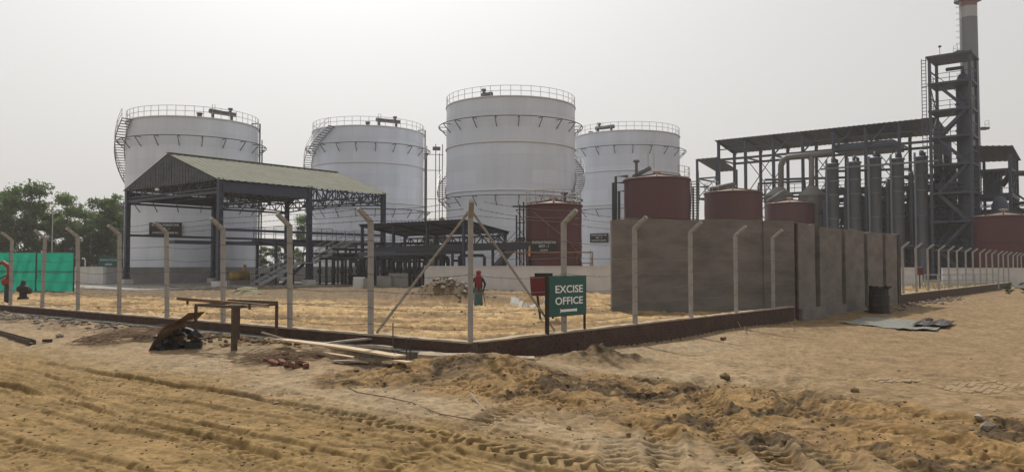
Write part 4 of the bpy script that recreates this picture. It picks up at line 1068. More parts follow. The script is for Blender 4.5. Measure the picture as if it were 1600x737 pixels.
for k, (u_, v_, d_, w_, h_) in enumerate([(600, 440, 64, 1.2, .9), (622, 437, 64.5, 1.6, 1.1), (575, 440, 63, .8, .7), (560, 441, 63.5, .9, .8), (842, 452, 55.2, .55, .45)]):
    p_ = at(u_, v_, d_); o = MB(); o.hexa([V(p_.x-w_/2, d_, -.1), V(p_.x+w_/2, d_, -.1), V(p_.x+w_/2, d_+.6, -.1), V(p_.x-w_/2, d_+.6, -.1), V(p_.x-w_/2+.03, d_+.03, h_), V(p_.x+w_/2-.03, d_+.03, h_), V(p_.x+w_/2-.03, d_+.57, h_), V(p_.x-w_/2+.03, d_+.57, h_)])
    tag(o.build('concrete_block', 'concrete' if k != 3 else 'bund_white'), ['concrete block left of the white wall', 'wider concrete block touching the left end of the white wall', 'squat concrete block beside the shed column', 'pale block next to the last shed column', 'small pale block at the foot of the white wall'][k], 'block')

# ------------------------------------------------------------------ process plant at right
E0 = at(1462, 300, 95.0).xy.to_3d()
def Q(b_, a_, z): return E0 + B*b_ + A*a_ + Z*z            # b: away to the left along the front, a: to the back
plant = thing('process_building', 'tall open steel frame with a long sloping roof left of the stair tower', 'building', Q(13, 3, 0))
LB, WB, HZ1, HZ2 = 27.5, 5.8, 19.3, 18.2
nb = 7
for k in range(nb+1):
    b_ = LB*k/nb
    bar('column', Q(b_, .2, 0), Q(b_, .2, HZ1-.2), .34, 'plant_steel', plant); bar('column', Q(b_, WB-.2, 0), Q(b_, WB-.2, HZ2-.2), .34, 'plant_steel', plant)
    bar('rafter', Q(b_, -.3, HZ1-.12), Q(b_, WB+.3, HZ2-.18), .25, 'plant_steel', plant)
    for z in (6.5, 11.3, 16.6): bar('cross_beam', Q(b_, .2, z), Q(b_, WB-.2, z), .2, 'plant_steel', plant)
for z in (6.5, 11.3, 16.6, 18.0):
    for a_ in (.2, WB-.2):
        if z == 18.0 and a_ > 1: continue
        for k in range(nb): bar('beam', Q(LB*k/nb, a_, z), Q(LB*(k+1)/nb, a_, z), .22 if z < 17 else .14, 'plant_steel', plant, .3 if z < 17 else .14)
for k in (1, 3, 5):
    for z0, z1 in ((6.5, 11.3), (11.3, 16.6)):
        for a_ in (.2, WB-.2):
            bar('diagonal', Q(LB*k/nb, a_, z0), Q(LB*(k+1)/nb, a_, z1), .09, 'plant_steel', plant); bar('diagonal', Q(LB*(k+1)/nb, a_, z0), Q(LB*k/nb, a_, z1), .09, 'plant_steel', plant)
for k in range(2, 6): bar('roof_strut', Q(LB*k/nb, .2, 16.6), Q(LB*(k-.6)/nb, .2, HZ1-.3), .16, 'plant_steel', plant)
sheet(plant, 'roof_sheet', 'roof_dark', Q(-.4, -.5, HZ1), Q(LB+.3, -.5, HZ1), Q(-.4, WB+.5, HZ2), Q(LB+.3, WB+.5, HZ2), .6, .05)
MB().box(Q(5.5, 3, 11.4), B*5.2, A*2.7, Z*.08).build('floor_deck', 'plant_steel', plant); MB().box(Q(6.5, 3, 6.6), B*6.4, A*2.7, Z*.08).build('floor_deck', 'plant_steel', plant)
MB().box(Q(8.2, 3.2, 16.8), B*3.5, A*2.8, Z*.5).build('hung_deck', 'roof_dark', plant)
rail_line(plant, [Q(.5, .3, 11.5), Q(10.5, .3, 11.5)], 'plant_steel', 1.05, 1.2, .035); rail_line(plant, [Q(10.5, .3, 11.5), Q(22, .3, 11.5)], 'plant_steel', 1.05, 1.2, .035)
# low side roof at its left end
lowb = thing('side_canopy', 'small lower canopy at the left end of the steel frame', 'canopy', Q(LB+2, 2, 0))
sheet(lowb, 'roof_sheet', 'roof_dark', Q(LB+3.6, .2, 17.0), Q(LB+.2, .2, 17.0), Q(LB+3.6, 7.5, 15.8), Q(LB+.2, 7.5, 15.8), .6, .05)
for b_ in (LB+.4, LB+3.4):
    bar('column', Q(b_, .4, 0), Q(b_, .4, 16.9), .28, 'plant_steel', lowb); bar('column', Q(b_, 7.2, 0), Q(b_, 7.2, 15.8), .28, 'plant_steel', lowb)
for z in (6.5, 11.3, 14.2): bar('beam', Q(LB+.4, .4, z), Q(LB+3.4, .4, z), .2, 'plant_steel', lowb); bar('beam', Q(LB+3.4, .4, z), Q(LB+3.4, 7.2, z), .2, 'plant_steel', lowb)
bar('diagonal', Q(LB+.4, .4, 11.3), Q(LB+3.4, .4, 14.2), .09, 'plant_steel', lowb); bar('diagonal', Q(LB+3.4, .4, 11.3), Q(LB+.4, .4, 14.2), .09, 'plant_steel', lowb)

# row of upright vessels with their posts
V0 = at(1440, 300, 91.5).xy.to_3d()
def N(b_, a_, z): return V0 + B*b_ + A*a_ + Z*z
gal = thing('vessel_gallery', 'pale steel posts and beams in front of the upright grey vessels', 'frame', N(4, -1, 0))
names = ['rightmost', 'second from right', 'middle', 'second from left', 'leftmost']
for k, b_ in enumerate((0, 2.55, 4.95, 7.35, 9.85)):
    p_ = N(b_, 0, 0); t = thing('process_vessel', names[k] + ' of the five upright grey vessels in the plant', 'vessel', p_, 'upright grey vessels')
    r_ = .68 if k % 2 == 0 else .74; top = 14.3 + (.3 if k == 2 else 0)
    MB().lathe(p_, [(r_, 0), (r_, top-.3), (r_+.12, top-.28), (r_+.12, top-.12), (r_*.5, top-.08), (r_*.45, top), (.12, top)], 20).build('shell', 'grey_vessel', t, True)
    for z in (2.2, 4.5, 7.4, 10.3, 12.0, 13.6): MB().lathe(p_+Z*z, [(r_-.02, -.09), (r_+.09, -.08), (r_+.09, .08), (r_-.02, .09)], 20).build('flange', 'grey_vessel', t)
    MB().tube([p_+Z*(top-.1), p_+Z*(top+.5), p_+A*1.6+Z*(top+.5), p_+A*1.6+Z*9], .2, 8).build('outlet_pipe', 'plant_steel', t, True)
    MB().tube([p_+B*1.15+A*.4, p_+B*1.15+A*.4+Z*(12.6-k*.7)], .26, 8).build('downcomer', 'plant_steel', t, True)
    bar('post', N(b_+.45, -.95, 0), N(b_+.45, -.95, 14.6), .2, 'grey_vessel', gal)
bar('beam', N(-2, -.95, 13.5), N(11, -.95, 13.5), .16, 'grey_vessel', gal, .2)
bar('beam', N(-2, -.95, 4.0), N(11, -.95, 4.0), .16, 'plant_steel', gal, .2)
bar('beam', N(-2, .95, 10.8), N(11, .95, 10.8), .3, 'plant_steel', gal, .5)
bridge = thing('pipe_bridge', 'dark level pipe bridge crossing in front of the vessels', 'pipe bridge', N(4, -2.2, 0))
p_, q_ = at(1278, 334, 100), at(1525, 326, 90)
for dz, a_ in ((0, 0), (.45, 0), (0, .8), (.45, .8)): MB().bar(p_+Z*dz+A*a_, q_+Z*dz+A*a_, .16, .12).build('chord', 'dark_pipe', bridge)
for k in range(14): x_ = p_.lerp(q_, k/13); MB().bar(x_, x_+A*.8, .1).build('cross_piece', 'dark_pipe', bridge)
for k, o_ in enumerate((.2, .45, .65)): MB().tube([p_+A*o_+Z*.2, q_+A*o_+Z*.2], .13, 8).build('pipe', 'dark_pipe', bridge, True)
for f in (.03, .35, .68, .97): x_ = p_.lerp(q_, f)+A*.4; MB().bar(V(x_.x, x_.y, 0), x_, .25).build('leg', 'dark_pipe', bridge)
for k, (bb, aa, rr_, z0, z1, m, lab) in enumerate([(1.5, 7.5, 1.2, 0, 10.5, 'plant_steel', 'dark drum vessel at the back of the plant near the stair tower'), (5, 7.8, 1.4, 0, 8.8, 'plant_steel', 'wide dark vessel behind the middle upright vessels'),
        (-2.2, 3.0, 0.9, 0, 13.4, 'blue_panel', 'bluish upright vessel just left of the stair tower'), (8.2, 6.5, 1.1, 0, 9.6, 'plant_steel', 'dark vessel behind the left pair of upright vessels'), (-1.3, 6, .8, 0, 17, 'plant_steel', 'slim tall dark column close to the stair tower')]):
    p_ = N(bb, aa, 0); t = thing('dark_vessel', lab, 'vessel', p_)
    MB().lathe(p_, [(rr_, z0), (rr_, z1-.5), (rr_*.7, z1-.12), (.1, z1)], 20).build('shell', m, t, True)
    for z in (2.5, 5.5, 8.2): MB().lathe(p_+Z*z, [(rr_-.02, -.1), (rr_+.1, -.08), (rr_+.1, .08), (rr_-.02, .1)], 20).build('flange', m, t)
    MB().tube([p_+Z*(z1-.1), p_+Z*(z1+1), p_-A*2+Z*(z1+1), p_-A*2+Z*3], .18, 8).build('pipe', 'dark_pipe', t, True)
clad = thing('machine_hall', 'dark clad low hall filling the foot of the plant', 'building', N(3, 10, 0))
sheet(clad, 'roof_sheet', 'roof_dark', N(-9, 9, 8.6), N(11, 9, 8.6), N(-9, 15, 9.4), N(11, 15, 9.4), .6, .05)
MB().box(N(1, 12, 4.1), B*9.9, A*2.9, Z*4.3).build('cladding', 'gable_sheet', clad)
for k in range(6): MB().box(N(-6.5+k*3, 9.08, 5.6), B*.7, A*.03, Z*.7).build('window', 'blue_panel', clad)
for k in range(5): bar('pilaster', N(-7.5+k*3.8, 9.0, 0), N(-7.5+k*3.8, 9.0, 8.4), .25, 'plant_steel', clad)
# duct loop and two hoppers
duct = thing('overhead_duct', 'big grey duct bent down into the two hoppers', 'duct', at(1260, 300, 105).xy.to_3d())
dd = 104
p1, p2, p3 = at(1220, 300, dd), at(1220, 247, dd), at(1300, 239, dd-4)
hd = (p3-p2).normalized()
MB().tube([p1-Z*2, p2-Z*.9, p2-Z*.3+hd*.25, p2+hd*.9, p3], .38, 12).build('main_duct', 'grey_silo', duct, True)
p4 = at(1268, 243, dd-2.4); MB().tube([p4, at(1268, 300, dd-2.4)-Z*1.5], .34, 12).build('branch', 'grey_silo', duct, True)
for k, (u_, dpt, w_, vt, vb) in enumerate(((1218, dd, 42, 292, 306), (1270, dd-2.4, 41, 290, 306))):
    c_ = V((u_-CU)/F*dpt, dpt, 0); r_ = w_/2/F*dpt; zt = at(u_, vt, dpt).z; zb = at(u_, vb, dpt).z
    t = thing('hopper', ['grey hopper with conical top behind the smallest maroon tank', 'grey hopper with conical top standing clear under the duct'][k], 'hopper', c_)
    MB().lathe(c_, [(r_, 1.0), (r_, zb)], 28).build('body', 'grey_silo', t, True)
    MB().lathe(c_, [(r_+.12, zb-.06), (r_+.12, zb+.02), (.45, zt)], 28).build('cone_top', 'grey_silo', t, True)
    for j in range(8): a_ = j*math.pi/4; rd = V(math.cos(a_), math.sin(a_), 0); MB().bar(c_+rd*(r_+.05)+Z*0, c_+rd*(r_+.05)+Z*zb, .08).build('stiffener', 'grey_silo', t)
for k, (u0, u1, v_, d_) in enumerate(((1185, 1258, 287, 108), (1195, 1330, 281, 107), (1290, 1420, 268, 101))):
    p_, q_ = at(u0, v_, d_), at(u1, v_-4, d_-3)
    o = thing('roof_pipe', ['short dark pipe with bent ends left of the hoppers', 'long thin pipe passing behind the hoppers', 'dark pipe run behind the upright vessels'][k], 'pipe', p_)
    MB().tube([p_-Z*3, p_, q_, q_-Z*3], .16, 8).build('pipe', 'plant_steel', o, True)
    for f in (0, 1): x_ = p_.lerp(q_, f); MB().bar(V(x_.x, x_.y, 0), x_-Z*2.9, .14).build('support', 'plant_steel', o)

# dense pipework
rq = random.Random(31)
for k in range(34):
    b_, a_ = rq.uniform(-3, 11), rq.uniform(1.5, 8.5); z0, z1 = rq.uniform(0, 3), rq.uniform(6, 12.5)
    p_ = N(b_, a_, z0*0); q_ = N(b_, a_, z1); l_ = rq.uniform(1.5, 5)*rq.choice((-1, 1))
    o = MB(); r_ = rq.uniform(.09, .24); o.tube([p_, q_-Z*.3, q_+B*(.3*(1 if l_ > 0 else -1)), q_+B*l_, q_+B*l_+A*.4-Z*rq.uniform(1, 5)], r_, 7)
    tag(o.build('plant_pipe', 'dark_pipe' if k % 3 else 'plant_steel', None, True), 'dark pipe in the dense pipework behind the upright vessels', 'pipe', 'dense pipework behind the vessels')
for k, (z, b0, b1) in enumerate(((9.6, -3, 6), (6.9, -3, 10.5), (3.9, -3, 10.5), (12.2, -3, 2.5))):
    dk_ = thing('plant_deck', ['third', 'second', 'lowest', 'topmost'][k] + ' grating deck behind the upright vessels', 'deck', N((b0+b1)/2, 3, 0), 'grating decks behind the vessels')
    MB().box(N((b0+b1)/2, 3.3, z), B*((b1-b0)/2), A*1.9, Z*.12).build('deck', 'dark_pipe', dk_); rail_line(dk_, [N(b0, 1.4, z+.1), N(b1, 1.4, z+.1)], 'plant_steel', 1.05, 1.0, .035)
    for bb in (b0+.2, (b0+b1)/2, b1-.2): bar('post', N(bb, 1.5, 0), N(bb, 1.5, z), .22, 'plant_steel', dk_)
for k, (bb, aa, z, sx, sz) in enumerate(((2, 3.2, 7.0, .9, .8), (7.2, 3.0, 4.0, 1.1, .9), (-1.8, 3.4, 9.7, .8, 1.0), (5, 3.2, 9.7, .8, .7), (9, 3.2, 7.0, .9, 1.1))):
    ex_ = thing('heat_exchanger', ['dark cross drum on the second deck', 'dark cross drum on the lowest deck', 'dark cross drum nearest the stair tower', 'small cross drum on the third deck', 'dark cross drum behind the leftmost vessel'][k], 'heat exchanger', N(bb, aa, z))
    MB().tube([N(bb-1.2, aa, z+sz+.2), N(bb+1.2, aa, z+sz+.2)], sz*.75, 14).build('drum', 'plant_steel', ex_, True)
    for o_ in (-.7, .7): MB().box(N(bb+o_, aa, z+.2), B*.12, A*.4, Z*.3).build('saddle', 'dark_pipe', ex_)
# stair tower
G0 = at(1456, 300, 90).xy.to_3d()
def G(b_, a_, z): return G0 - B*b_ + A*a_ + Z*z            # b to the right
tow = thing('stair_tower', 'tall steel stair tower with flat roof in front of the chimney', 'tower', G(2.3, 3, 0))
TW, TD, TH_ = 4.0, 3.8, 25.2
for b_ in (0, TW):
    for a_ in (0, TD): bar('column', G(b_, a_, 0), G(b_, a_, TH_), .3, 'plant_steel', tow)
lv = [3.4, 6.6, 9.8, 13.0, 16.1, 19.1, 22.2]
MB().box(G(TW/2, TD/2, TH_+.05), B*(TW/2+.3), A*(TD/2+.5), Z*.09).build('roof', 'roof_dark', tow)
for k, z in enumerate(lv):
    MB().box(G(TW/2, TD/2, z), B*(TW/2+.2), A*(TD/2+.2), Z*.11).build('landing', 'plant_steel', tow)
    rail_line(tow, [G(0, TD, z), G(0, 0, z), G(TW, 0, z), G(TW, TD, z)], 'plant_steel', 1.1, 1.5, .035)
    for b_ in (0, TW): bar('beam', G(b_, 0, z+1.55), G(b_, TD, z+1.55), .12, 'plant_steel', tow)
zs = [0.1] + lv
for k in range(len(lv)):
    fl = MB(); x0_, x1_ = (.6, TW-.4) if k % 2 else (TW-.4, .6)
    for o_ in (.2, 1.2): fl.bar(G(x0_, o_, zs[k]), G(x1_, o_, zs[k+1]), .12, .34)
    for j in range(1, 12): fl.bar(G(x0_+(x1_-x0_)*j/12, .2, zs[k]+(zs[k+1]-zs[k])*j/12), G(x0_+(x1_-x0_)*j/12, 1.2, zs[k]+(zs[k+1]-zs[k])*j/12), .25, .05)
    fl.bar(G(x0_, .2, zs[k]+1), G(x1_, .2, zs[k+1]+1), .07); fl.build('stair_flight', 'plant_steel', tow)
    bar('diagonal', G(0, 0 if k % 2 else TD, zs[k]), G(0, TD if k % 2 else 0, zs[k+1]), .1, 'plant_steel', tow)
ld = MB()
for o_ in (0, .45): ld.bar(G(-.35-o_, -.1, 11), G(-.35-o_, -.1, TH_), .07)
for j in range(36): ld.bar(G(-.35, -.1, 11+j*.39), G(-.8, -.1, 11+j*.39), .06)
for z in (12, 17, 22, 25): ld.bar(G(-.8, -.1, z), G(0, 0, z), .06)
ld.build('ladder', 'plant_steel', tow)
MB().bar(G(.9, 1, TH_), G(.9, 1, TH_+1.4), .05).build('lightning_rod', 'plant_steel', tow)
MB().abox(G(.9, 1, TH_+1.4), .25, .25, .18).build('beacon', 'plant_steel', tow)
dc = thing('distillation_column', 'tall grey column inside the stair tower', 'vessel', G(2.9, 2.6, 0))
MB().lathe(G(2.9, 2.6, 0), [(.75, 0), (.75, 22.6), (.5, 23.3), (.2, 23.5)], 24).build('shell', 'plant_steel', dc, True)
for z in range(2, 23, 3): MB().lathe(G(2.9, 2.6, z), [(.73, -.1), (.86, -.08), (.86, .08), (.73, .1)], 24).build('flange', 'plant_steel', dc)
MB().tube([G(2.9, 2.6, 23.4), G(2.9, 2.6, 24.2), G(1.2, 2.6, 24.2)], .22, 8).build('vapour_pipe', 'plant_steel', dc, True)
d2 = thing('reboiler_column', 'second grey column right of the stair tower', 'vessel', G(6.2, 3.0, 0))
MB().lathe(G(6.2, 3, 0), [(.85, 0), (.85, 8.4), (.5, 9.2), (.1, 9.4)], 24).build('shell', 'plant_steel', d2, True)
for z in range(2, 8, 3): MB().lathe(G(6.2, 3, z), [(.83, -.1), (.96, -.08), (.96, .08), (.83, .1)], 24).build('flange', 'plant_steel', d2)

# chimney
cc_ = at(1520, 300, 130).xy.to_3d(); cc_.x -= .1
ch = thing('chimney', 'tall round chimney with red and white bands above the plant', 'chimney', cc_)
rad_ = lambda z: 1.42 - .14*z/46
def band(z0, z1, m, nm):
    MB().lathe(cc_, [(rad_(z0), z0), (rad_(z1), z1)], 40).build(nm, m, ch, True)
band(0, 42.3, 'stack_grey', 'shaft'); band(42.3, 44.1, 'stack_white', 'white_band'); band(44.1, 47.0, 'stack_red', 'red_band'); band(47.0, 48.5, 'stack_white', 'white_band')
def ring_platform(z, span=math.pi*2, nm='platform'):
    MB().lathe(cc_+Z*z, [(rad_(z)-.02, -.06), (rad_(z)+.8, -.06), (rad_(z)+.8, .06), (rad_(z)-.02, .06)], 32).build(nm, 'plant_steel', ch)
    d = -V(cc_.x, cc_.y, 0).normalized(); railing(ch, cc_, d, V(-d.y, d.x, 0), rad_(z)+.75, z, 0, 2*math.pi, 14, 1.1, .03, 'plant_steel')
ring_platform(45.2)
MB().abox(cc_+V(-rad_(37)-.5, -.2, 36.6), 1.2, 1.2, .3).build('rest_platform', 'plant_steel', ch)
rail_line(ch, [cc_+V(-rad_(37)-1.05, -.75, 36.7), cc_+V(-rad_(37)-1.05, .4, 36.7)], 'plant_steel', 1.0, .6)
MB().abox(cc_+V(rad_(24)+.5, -.4, 24), 1.3, 1.2, .35).build('rest_platform', 'plant_steel', ch)
rail_line(ch, [cc_+V(rad_(24)+1.1, -.9, 24.1), cc_+V(rad_(24)+1.1, .2, 24.1)], 'plant_steel', 1.2, .6)
ld = MB()
for o_ in (-.25, .25): ld.bar(cc_+V(-rad_(20)-.15, o_-.3, 20), cc_+V(-rad_(45)-.2, o_-.3, 45), .07)
for j in range(70): z = 20+j*.36; ld.bar(cc_+V(-rad_(z)-.22, -.55, z), cc_+V(-rad_(z)-.22, -.05, z), .06)
for j in range(25):
    z = 21+j; x_ = -rad_(z)-.2
    ld.tube([cc_+V(x_, -.65, z), cc_+V(x_-.55, -.6, z), cc_+V(x_-.75, -.3, z), cc_+V(x_-.55, 0, z), cc_+V(x_, .05, z)], .03, 4)
ld.build('ladder', 'rail_grey', ch)

# boiler side building at far right
J0 = at(1524, 300, 92).xy.to_3d()
def J(b_, a_, z): return J0 - B*b_ + A*a_ + Z*z
an = thing('boiler_house', 'open steel structure with a sloping roof at the far right', 'building', J(3, 2, 0))
sheet(an, 'roof_sheet', 'roof_dark', J(-1.0, 0, 15.6), J(3.8, 0, 15.2), J(-1.0, 7, 14.4), J(3.8, 7, 14.2), .6, .05)
for b_ in (0, 3.4):
    for a_ in (.4, 6.4): bar('column', J(b_, a_, 0), J(b_, a_, 14.4), .3, 'plant_steel', an)
for z in (3.4, 6.6, 9.6, 12.6):
    for a_ in (.4, 6.4): bar('beam', J(0, a_, z), J(3.4, a_, z), .22, 'plant_steel', an)
    for b_ in (0, 3.4): bar('beam', J(b_, .4, z), J(b_, 6.4, z), .22, 'plant_steel', an)
MB().box(J(1.7, 3.4, 9.7), B*1.9, A*3.1, Z*.25).build('floor_deck', 'plant_steel', an); MB().box(J(1.7, 3.4, 6.7), B*1.9, A*3.1, Z*.2).build('floor_deck', 'plant_steel', an)
rail_line(an, [J(0, .4, 9.95), J(3.4, .4, 9.95), J(3.4, 6.4, 9.95)], 'plant_steel', 1.1, .8, .035); rail_line(an, [J(-.2, .3, 11.2), J(2.2, .3, 11.2)], 'plant_steel', 1.2, .35, .04)
MB().box(J(1.4, 3.2, 11.2), B*.8, A*.9, Z*1.2).build('hopper', 'plant_steel', an)
MB().tube([J(2.2, 3.2, 11), J(3.2, 3.2, 12.4), J(4.6, 4.2, 12.4), J(6.6, 5, 11)], .35, 10).build('duct', 'plant_steel', an, True)
MB().tube([J(-1, 1, 6.9), J(2.4, 1, 7.6), J(5.4, 2, 7.0)], .3, 10).build('duct', 'dark_pipe', an, True)
MB().box(J(2.2, 4.4, 3.2), B*2.6, A*2.6, Z*3.2).build('cladding', 'gable_sheet', an)
rj = random.Random(9)
for k in range(9):
    b0, a0, z = rj.uniform(-1, 3), rj.uniform(.5, 6), rj.uniform(3, 12.5); MB().tube([J(b0, a0, z-rj.uniform(1, 3)), J(b0, a0, z), J(b0+rj.uniform(1, 4), a0+.3, z+.2), J(b0+4.2, a0+.3, z-2)], rj.uniform(.1, .22), 7).build('pipe', 'dark_pipe', an, True)
for z in (3.4, 6.6, 9.6): bar('diagonal', J(0, .4, z), J(3.4, .4, z+3.0), .12, 'plant_steel', an); bar('diagonal', J(3.4, .4, z), J(3.4, 6.4, z+3.0), .12, 'plant_steel', an)
for a_ in (2.4, 4.4): bar('column', J(3.4, a_, 0), J(3.4, a_, 14.2), .24, 'plant_steel', an)
MB().box(J(1.7, 3.4, 12.6), B*1.9, A*3.1, Z*.15).build('floor_deck', 'plant_steel', an)
# ------------------------------------------------------------------ things along the fence and on the ground
def G3(u, v, dz=0.0, z=-0.25):
    """point on the terrain seen at a pixel"""
    p = gnd(u, v, z)
    for _ in range(6):
        zz = gzs(p.x, p.y); p = gnd(u, v, zz)
    return V(p.x, p.y, gzs(p.x, p.y)+dz)
def stuff(o, label, cat):
    o['kind'] = 'stuff'; o['label'] = label; o['category'] = cat; return o

# welded trestle
def trestle():
    M_ = V(-6.07, 17.55, 0); L_ = V(-7.25, 18.4, 0); Rr_ = V(-5.50, 18.75, 0); N_ = L_+Rr_-M_
    t = thing('steel_trestle', 'rusty welded steel trestle table frame with a long bar on top, beside the fence', 'trestle', M_ + Z*gzs(M_.x, M_.y))
    zt = 0.80
    for p, w_ in ((M_, .10), (L_, .055), (Rr_, .055), (N_, .055)):
        MB().bar(V(p.x, p.y, gzs(p.x, p.y)-.05), V(p.x, p.y, zt), w_).build('leg', 'rust_dark', t)
    for p, q in ((L_, M_), (M_, Rr_), (Rr_, N_), (N_, L_)): MB().bar(p+Z*zt, q+Z*zt, .06).build('top_rail', 'rust_dark', t)
    MB().bar(at(278.5, 466, 18.9), at(418, 477.5, 17.6), .10, .07).build('long_bar', 'rust', t)
    MB().bar(at(358, 470, 19.2)+Z*.02, at(432, 474, 18.75)+Z*.03, .12, .05).build('cross_bar', 'rust_dark', t)
    MB().bar(at(360, 476, 18.0), at(418, 478, 17.6), .14, .04).build('cross_bar', 'wood_grey', t)
    for u_, v_, d_ in ((293, 471, 18.8), (390, 479, 17.7)): p = at(u_, v_, d_); MB().bar(p+Z*.08, p-Z*.06, .04).build('clamp', 'rust_dark', t)
trestle()
# bent rusty plate over a heap of scrap
def plate():
    b0 = G3(232, 548); t = thing('bent_plate', 'curved rusty steel plate leaning over a black scrap heap', 'steel plate', b0)
    prof = [(232, 548), (240, 533), (250, 517), (260, 508), (272, 503), (284, 497), (295, 489)]
    b = MB(); dep = V(0.30, 0.95, 0); th = .012
    pts = [at(u, v, b0.y) for u, v in prof]; n = len(pts)
    for k, p in enumerate(pts):
        wd_ = 1.0 - 0.10*k
        q = p + dep*wd_ + V(.10*math.sin(k*1.3), 0, .05*math.sin(k*2.1))
        for s_ in (0, 1):
            b.v += [tuple(p+Z*(th*s_)), tuple(q+Z*(th*s_))]
    for k in range(n-1):
        i = 4*k; b.f += [(i, i+4, i+5, i+1), (i+2, i+3, i+7, i+6), (i, i+2, i+6, i+4), (i+1, i+5, i+7, i+3)]
    b.f += [(0, 1, 3, 2), (4*n-4, 4*n-2, 4*n-1, 4*n-3)]
    b.build('plate', 'rust', t)
plate()
def rock_mb(mb, c, r, rnd, flat=.7, stretch=None):
    s_ = stretch or (1, 1, flat)
    i0 = len(mb.v); ph = rnd.uniform(0, 6.28)
    pts = [(0, 0, -1)]
    for z, n in ((-.5, 5), (.35, 5)):
        for k in range(n):
            a = ph+2*math.pi*(k+(.5 if z > 0 else 0))/n; q = math.sqrt(1-z*z); pts.append((q*math.cos(a), q*math.sin(a), z))
    pts.append((0, 0, 1)); ca, sa = math.cos(ph), math.sin(ph)
    for x, y, z in pts:
        k = r*rnd.uniform(.7, 1.2); X, Y = x*s_[0]*k, y*s_[1]*k
        mb.v.append((c[0]+X*ca-Y*sa, c[1]+X*sa+Y*ca, c[2]+z*s_[2]*k))
    for k in range(5):
        a, b = i0+1+k, i0+1+(k+1) % 5; c_, d = i0+6+k, i0+6+(k+1) % 5
        mb.f += [(i0, b, a), (a, b, c_), (b, d, c_), (c_, d, i0+11)]
def scrap():
    p = G3(265, 545); t = thing('scrap_heap', 'heap of black scrap, straps and an old tyre beside the bent plate', 'scrap', p)
    rnd = random.Random(9)
    b = MB()
    for k in range(26): q = p + V(rnd.uniform(-.3, .62), rnd.uniform(-.15, .65), rnd.uniform(-.02, .36)*(1 if k < 18 else .3)); rock_mb(b, q, rnd.uniform(.08, .19), rnd, .6)
    b.build('lumps', 'black_junk', t)
    ty = MB(); cen = p + V(.15, .3, .20); ax = V(.2, -.5, .75).normalized(); x_ = ax.orthogonal().normalized(); y_ = ax.cross(x_)
    ty.tube([cen + (x_*math.cos(k*2*math.pi/28)+y_*math.sin(k*2*math.pi/28))*.30 for k in range(28)], .09, 10, closed=True); ty.build('tyre', 'black_junk', t, True)
    fl = MB()
    for k in range(7): q = p+V(rnd.uniform(0, .7), rnd.uniform(-.3, .3), .05+.04*k); d = V(rnd.uniform(-.5, .5), rnd.uniform(-.2, .2), rnd.uniform(-.05, .1)); fl.bar(q-d, q+d, .07, .02)
    fl.build('straps', 'rust_dark', t)
    MB().box(p+V(.58, -.05, .08), V(.16, .03, 0), V(-.02, .12, 0), Z*.09).build('box', 'black_junk', t)
scrap()
def brush(cx, cy, L, W, n, seed, hgt=.22, m='twig', lab='', nm='brushwood', r_=.007):
    rnd = random.Random(seed); b = MB()
    for k in range(n):
        a = rnd.gauss(0, .35); s_ = rnd.uniform(-.5, .5); x = cx + L*s_ + rnd.gauss(0, .05); y = cy + W*rnd.gauss(0, .35); z = gzs(x, y)
        h = hgt*max(0, 1-abs(s_)*1.6)*rnd.random()+.02; l = rnd.uniform(.25, .7)
        d = (V(math.cos(a), math.sin(a)*.6, rnd.uniform(-.12, .25)))*l*.5; c_ = V(x, y, z+h+abs(d.z)); k2 = V(rnd.uniform(-.06, .06), rnd.uniform(-.06, .06), rnd.uniform(-.03, .05))
        b.tube([c_-d, c_+k2, c_+d], [r_, r_*.8, r_*.4], 3)
    return stuff(b.build(nm, m), lab, 'brush')
p = G3(205, 533); brush(p.x, p.y+.15, 2.6, .7, 420, 3, .30, lab='dry brushwood heaped left of the bent plate')
p = G3(425, 566); brush(p.x, p.y+.2, 1.3, .5, 130, 4, .14, 'twig', 'dark twigs and offcuts beside the broken bricks', 'offcuts')
# planks
def plank(u0, v0, u1, v1, w_, th, m, label, z0=0.0, z1=0.0, wdir=None):
    p = G3(u0, v0); q = G3(u1, v1)
    d0, d1_ = p.y, q.y
    P0, P1 = at(u0, v0, d0), at(u1, v1, d1_)
    P0.z = max(P0.z, gzs(P0.x, P0.y)) + z0; P1.z = max(P1.z, gzs(P1.x, P1.y)) + z1
    b = MB(); d = (P1-P0); n = 6; x_ = d.normalized().cross(Z).normalized()
    rnd = random.Random(int(u0*7+v0))
    prev = None
    i0 = 0
    for k in range(n+1):
        c_ = P0.lerp(P1, k/n) + Z*(.02*math.sin(3.1*k/n)); hw = w_/2*rnd.uniform(.94, 1.03)
        b.v += [tuple(c_-x_*hw), tuple(c_+x_*hw), tuple(c_+x_*hw+Z*th), tuple(c_-x_*hw+Z*th)]
    for k in range(n):
        a = 4*k
        for j in range(4): b.f.append((a+j, a+(j+1) % 4, a+4+(j+1) % 4, a+4+j))
    b.f.append((3, 2, 1, 0)); b.f.append((4*n, 4*n+1, 4*n+2, 4*n+3))
    o = b.build('plank', m); tag(o, label, 'plank', 'timber planks by the corner of the fence'); return o
plank(434, 549, 626, 570, .26, .035, 'wood', 'widest pale plank lying over the trench', .16, .14)
plank(464, 557, 552, 567, .16, .03, 'wood', 'short plank below the widest plank', .10, .10)
plank(520, 567, 578, 572, .15, .03, 'wood_grey', 'short greyish plank end under the widest plank', .02, .02)
plank(484, 547, 608, 560, .13, .04, 'wood_grey', 'narrow greyish plank behind the widest plank, nearest the footing', .08, .08)
plank(602, 571, 640, 573, .14, .03, 'wood', 'small pale plank end at the right of the pile', .06, .06)
plank(560, 551, 612, 556, .08, .06, 'wood_grey', 'thin batten at the back of the plank pile', .10, .12)
p0, p1 = at(409, 519, 17.3), G3(468, 546, .1)
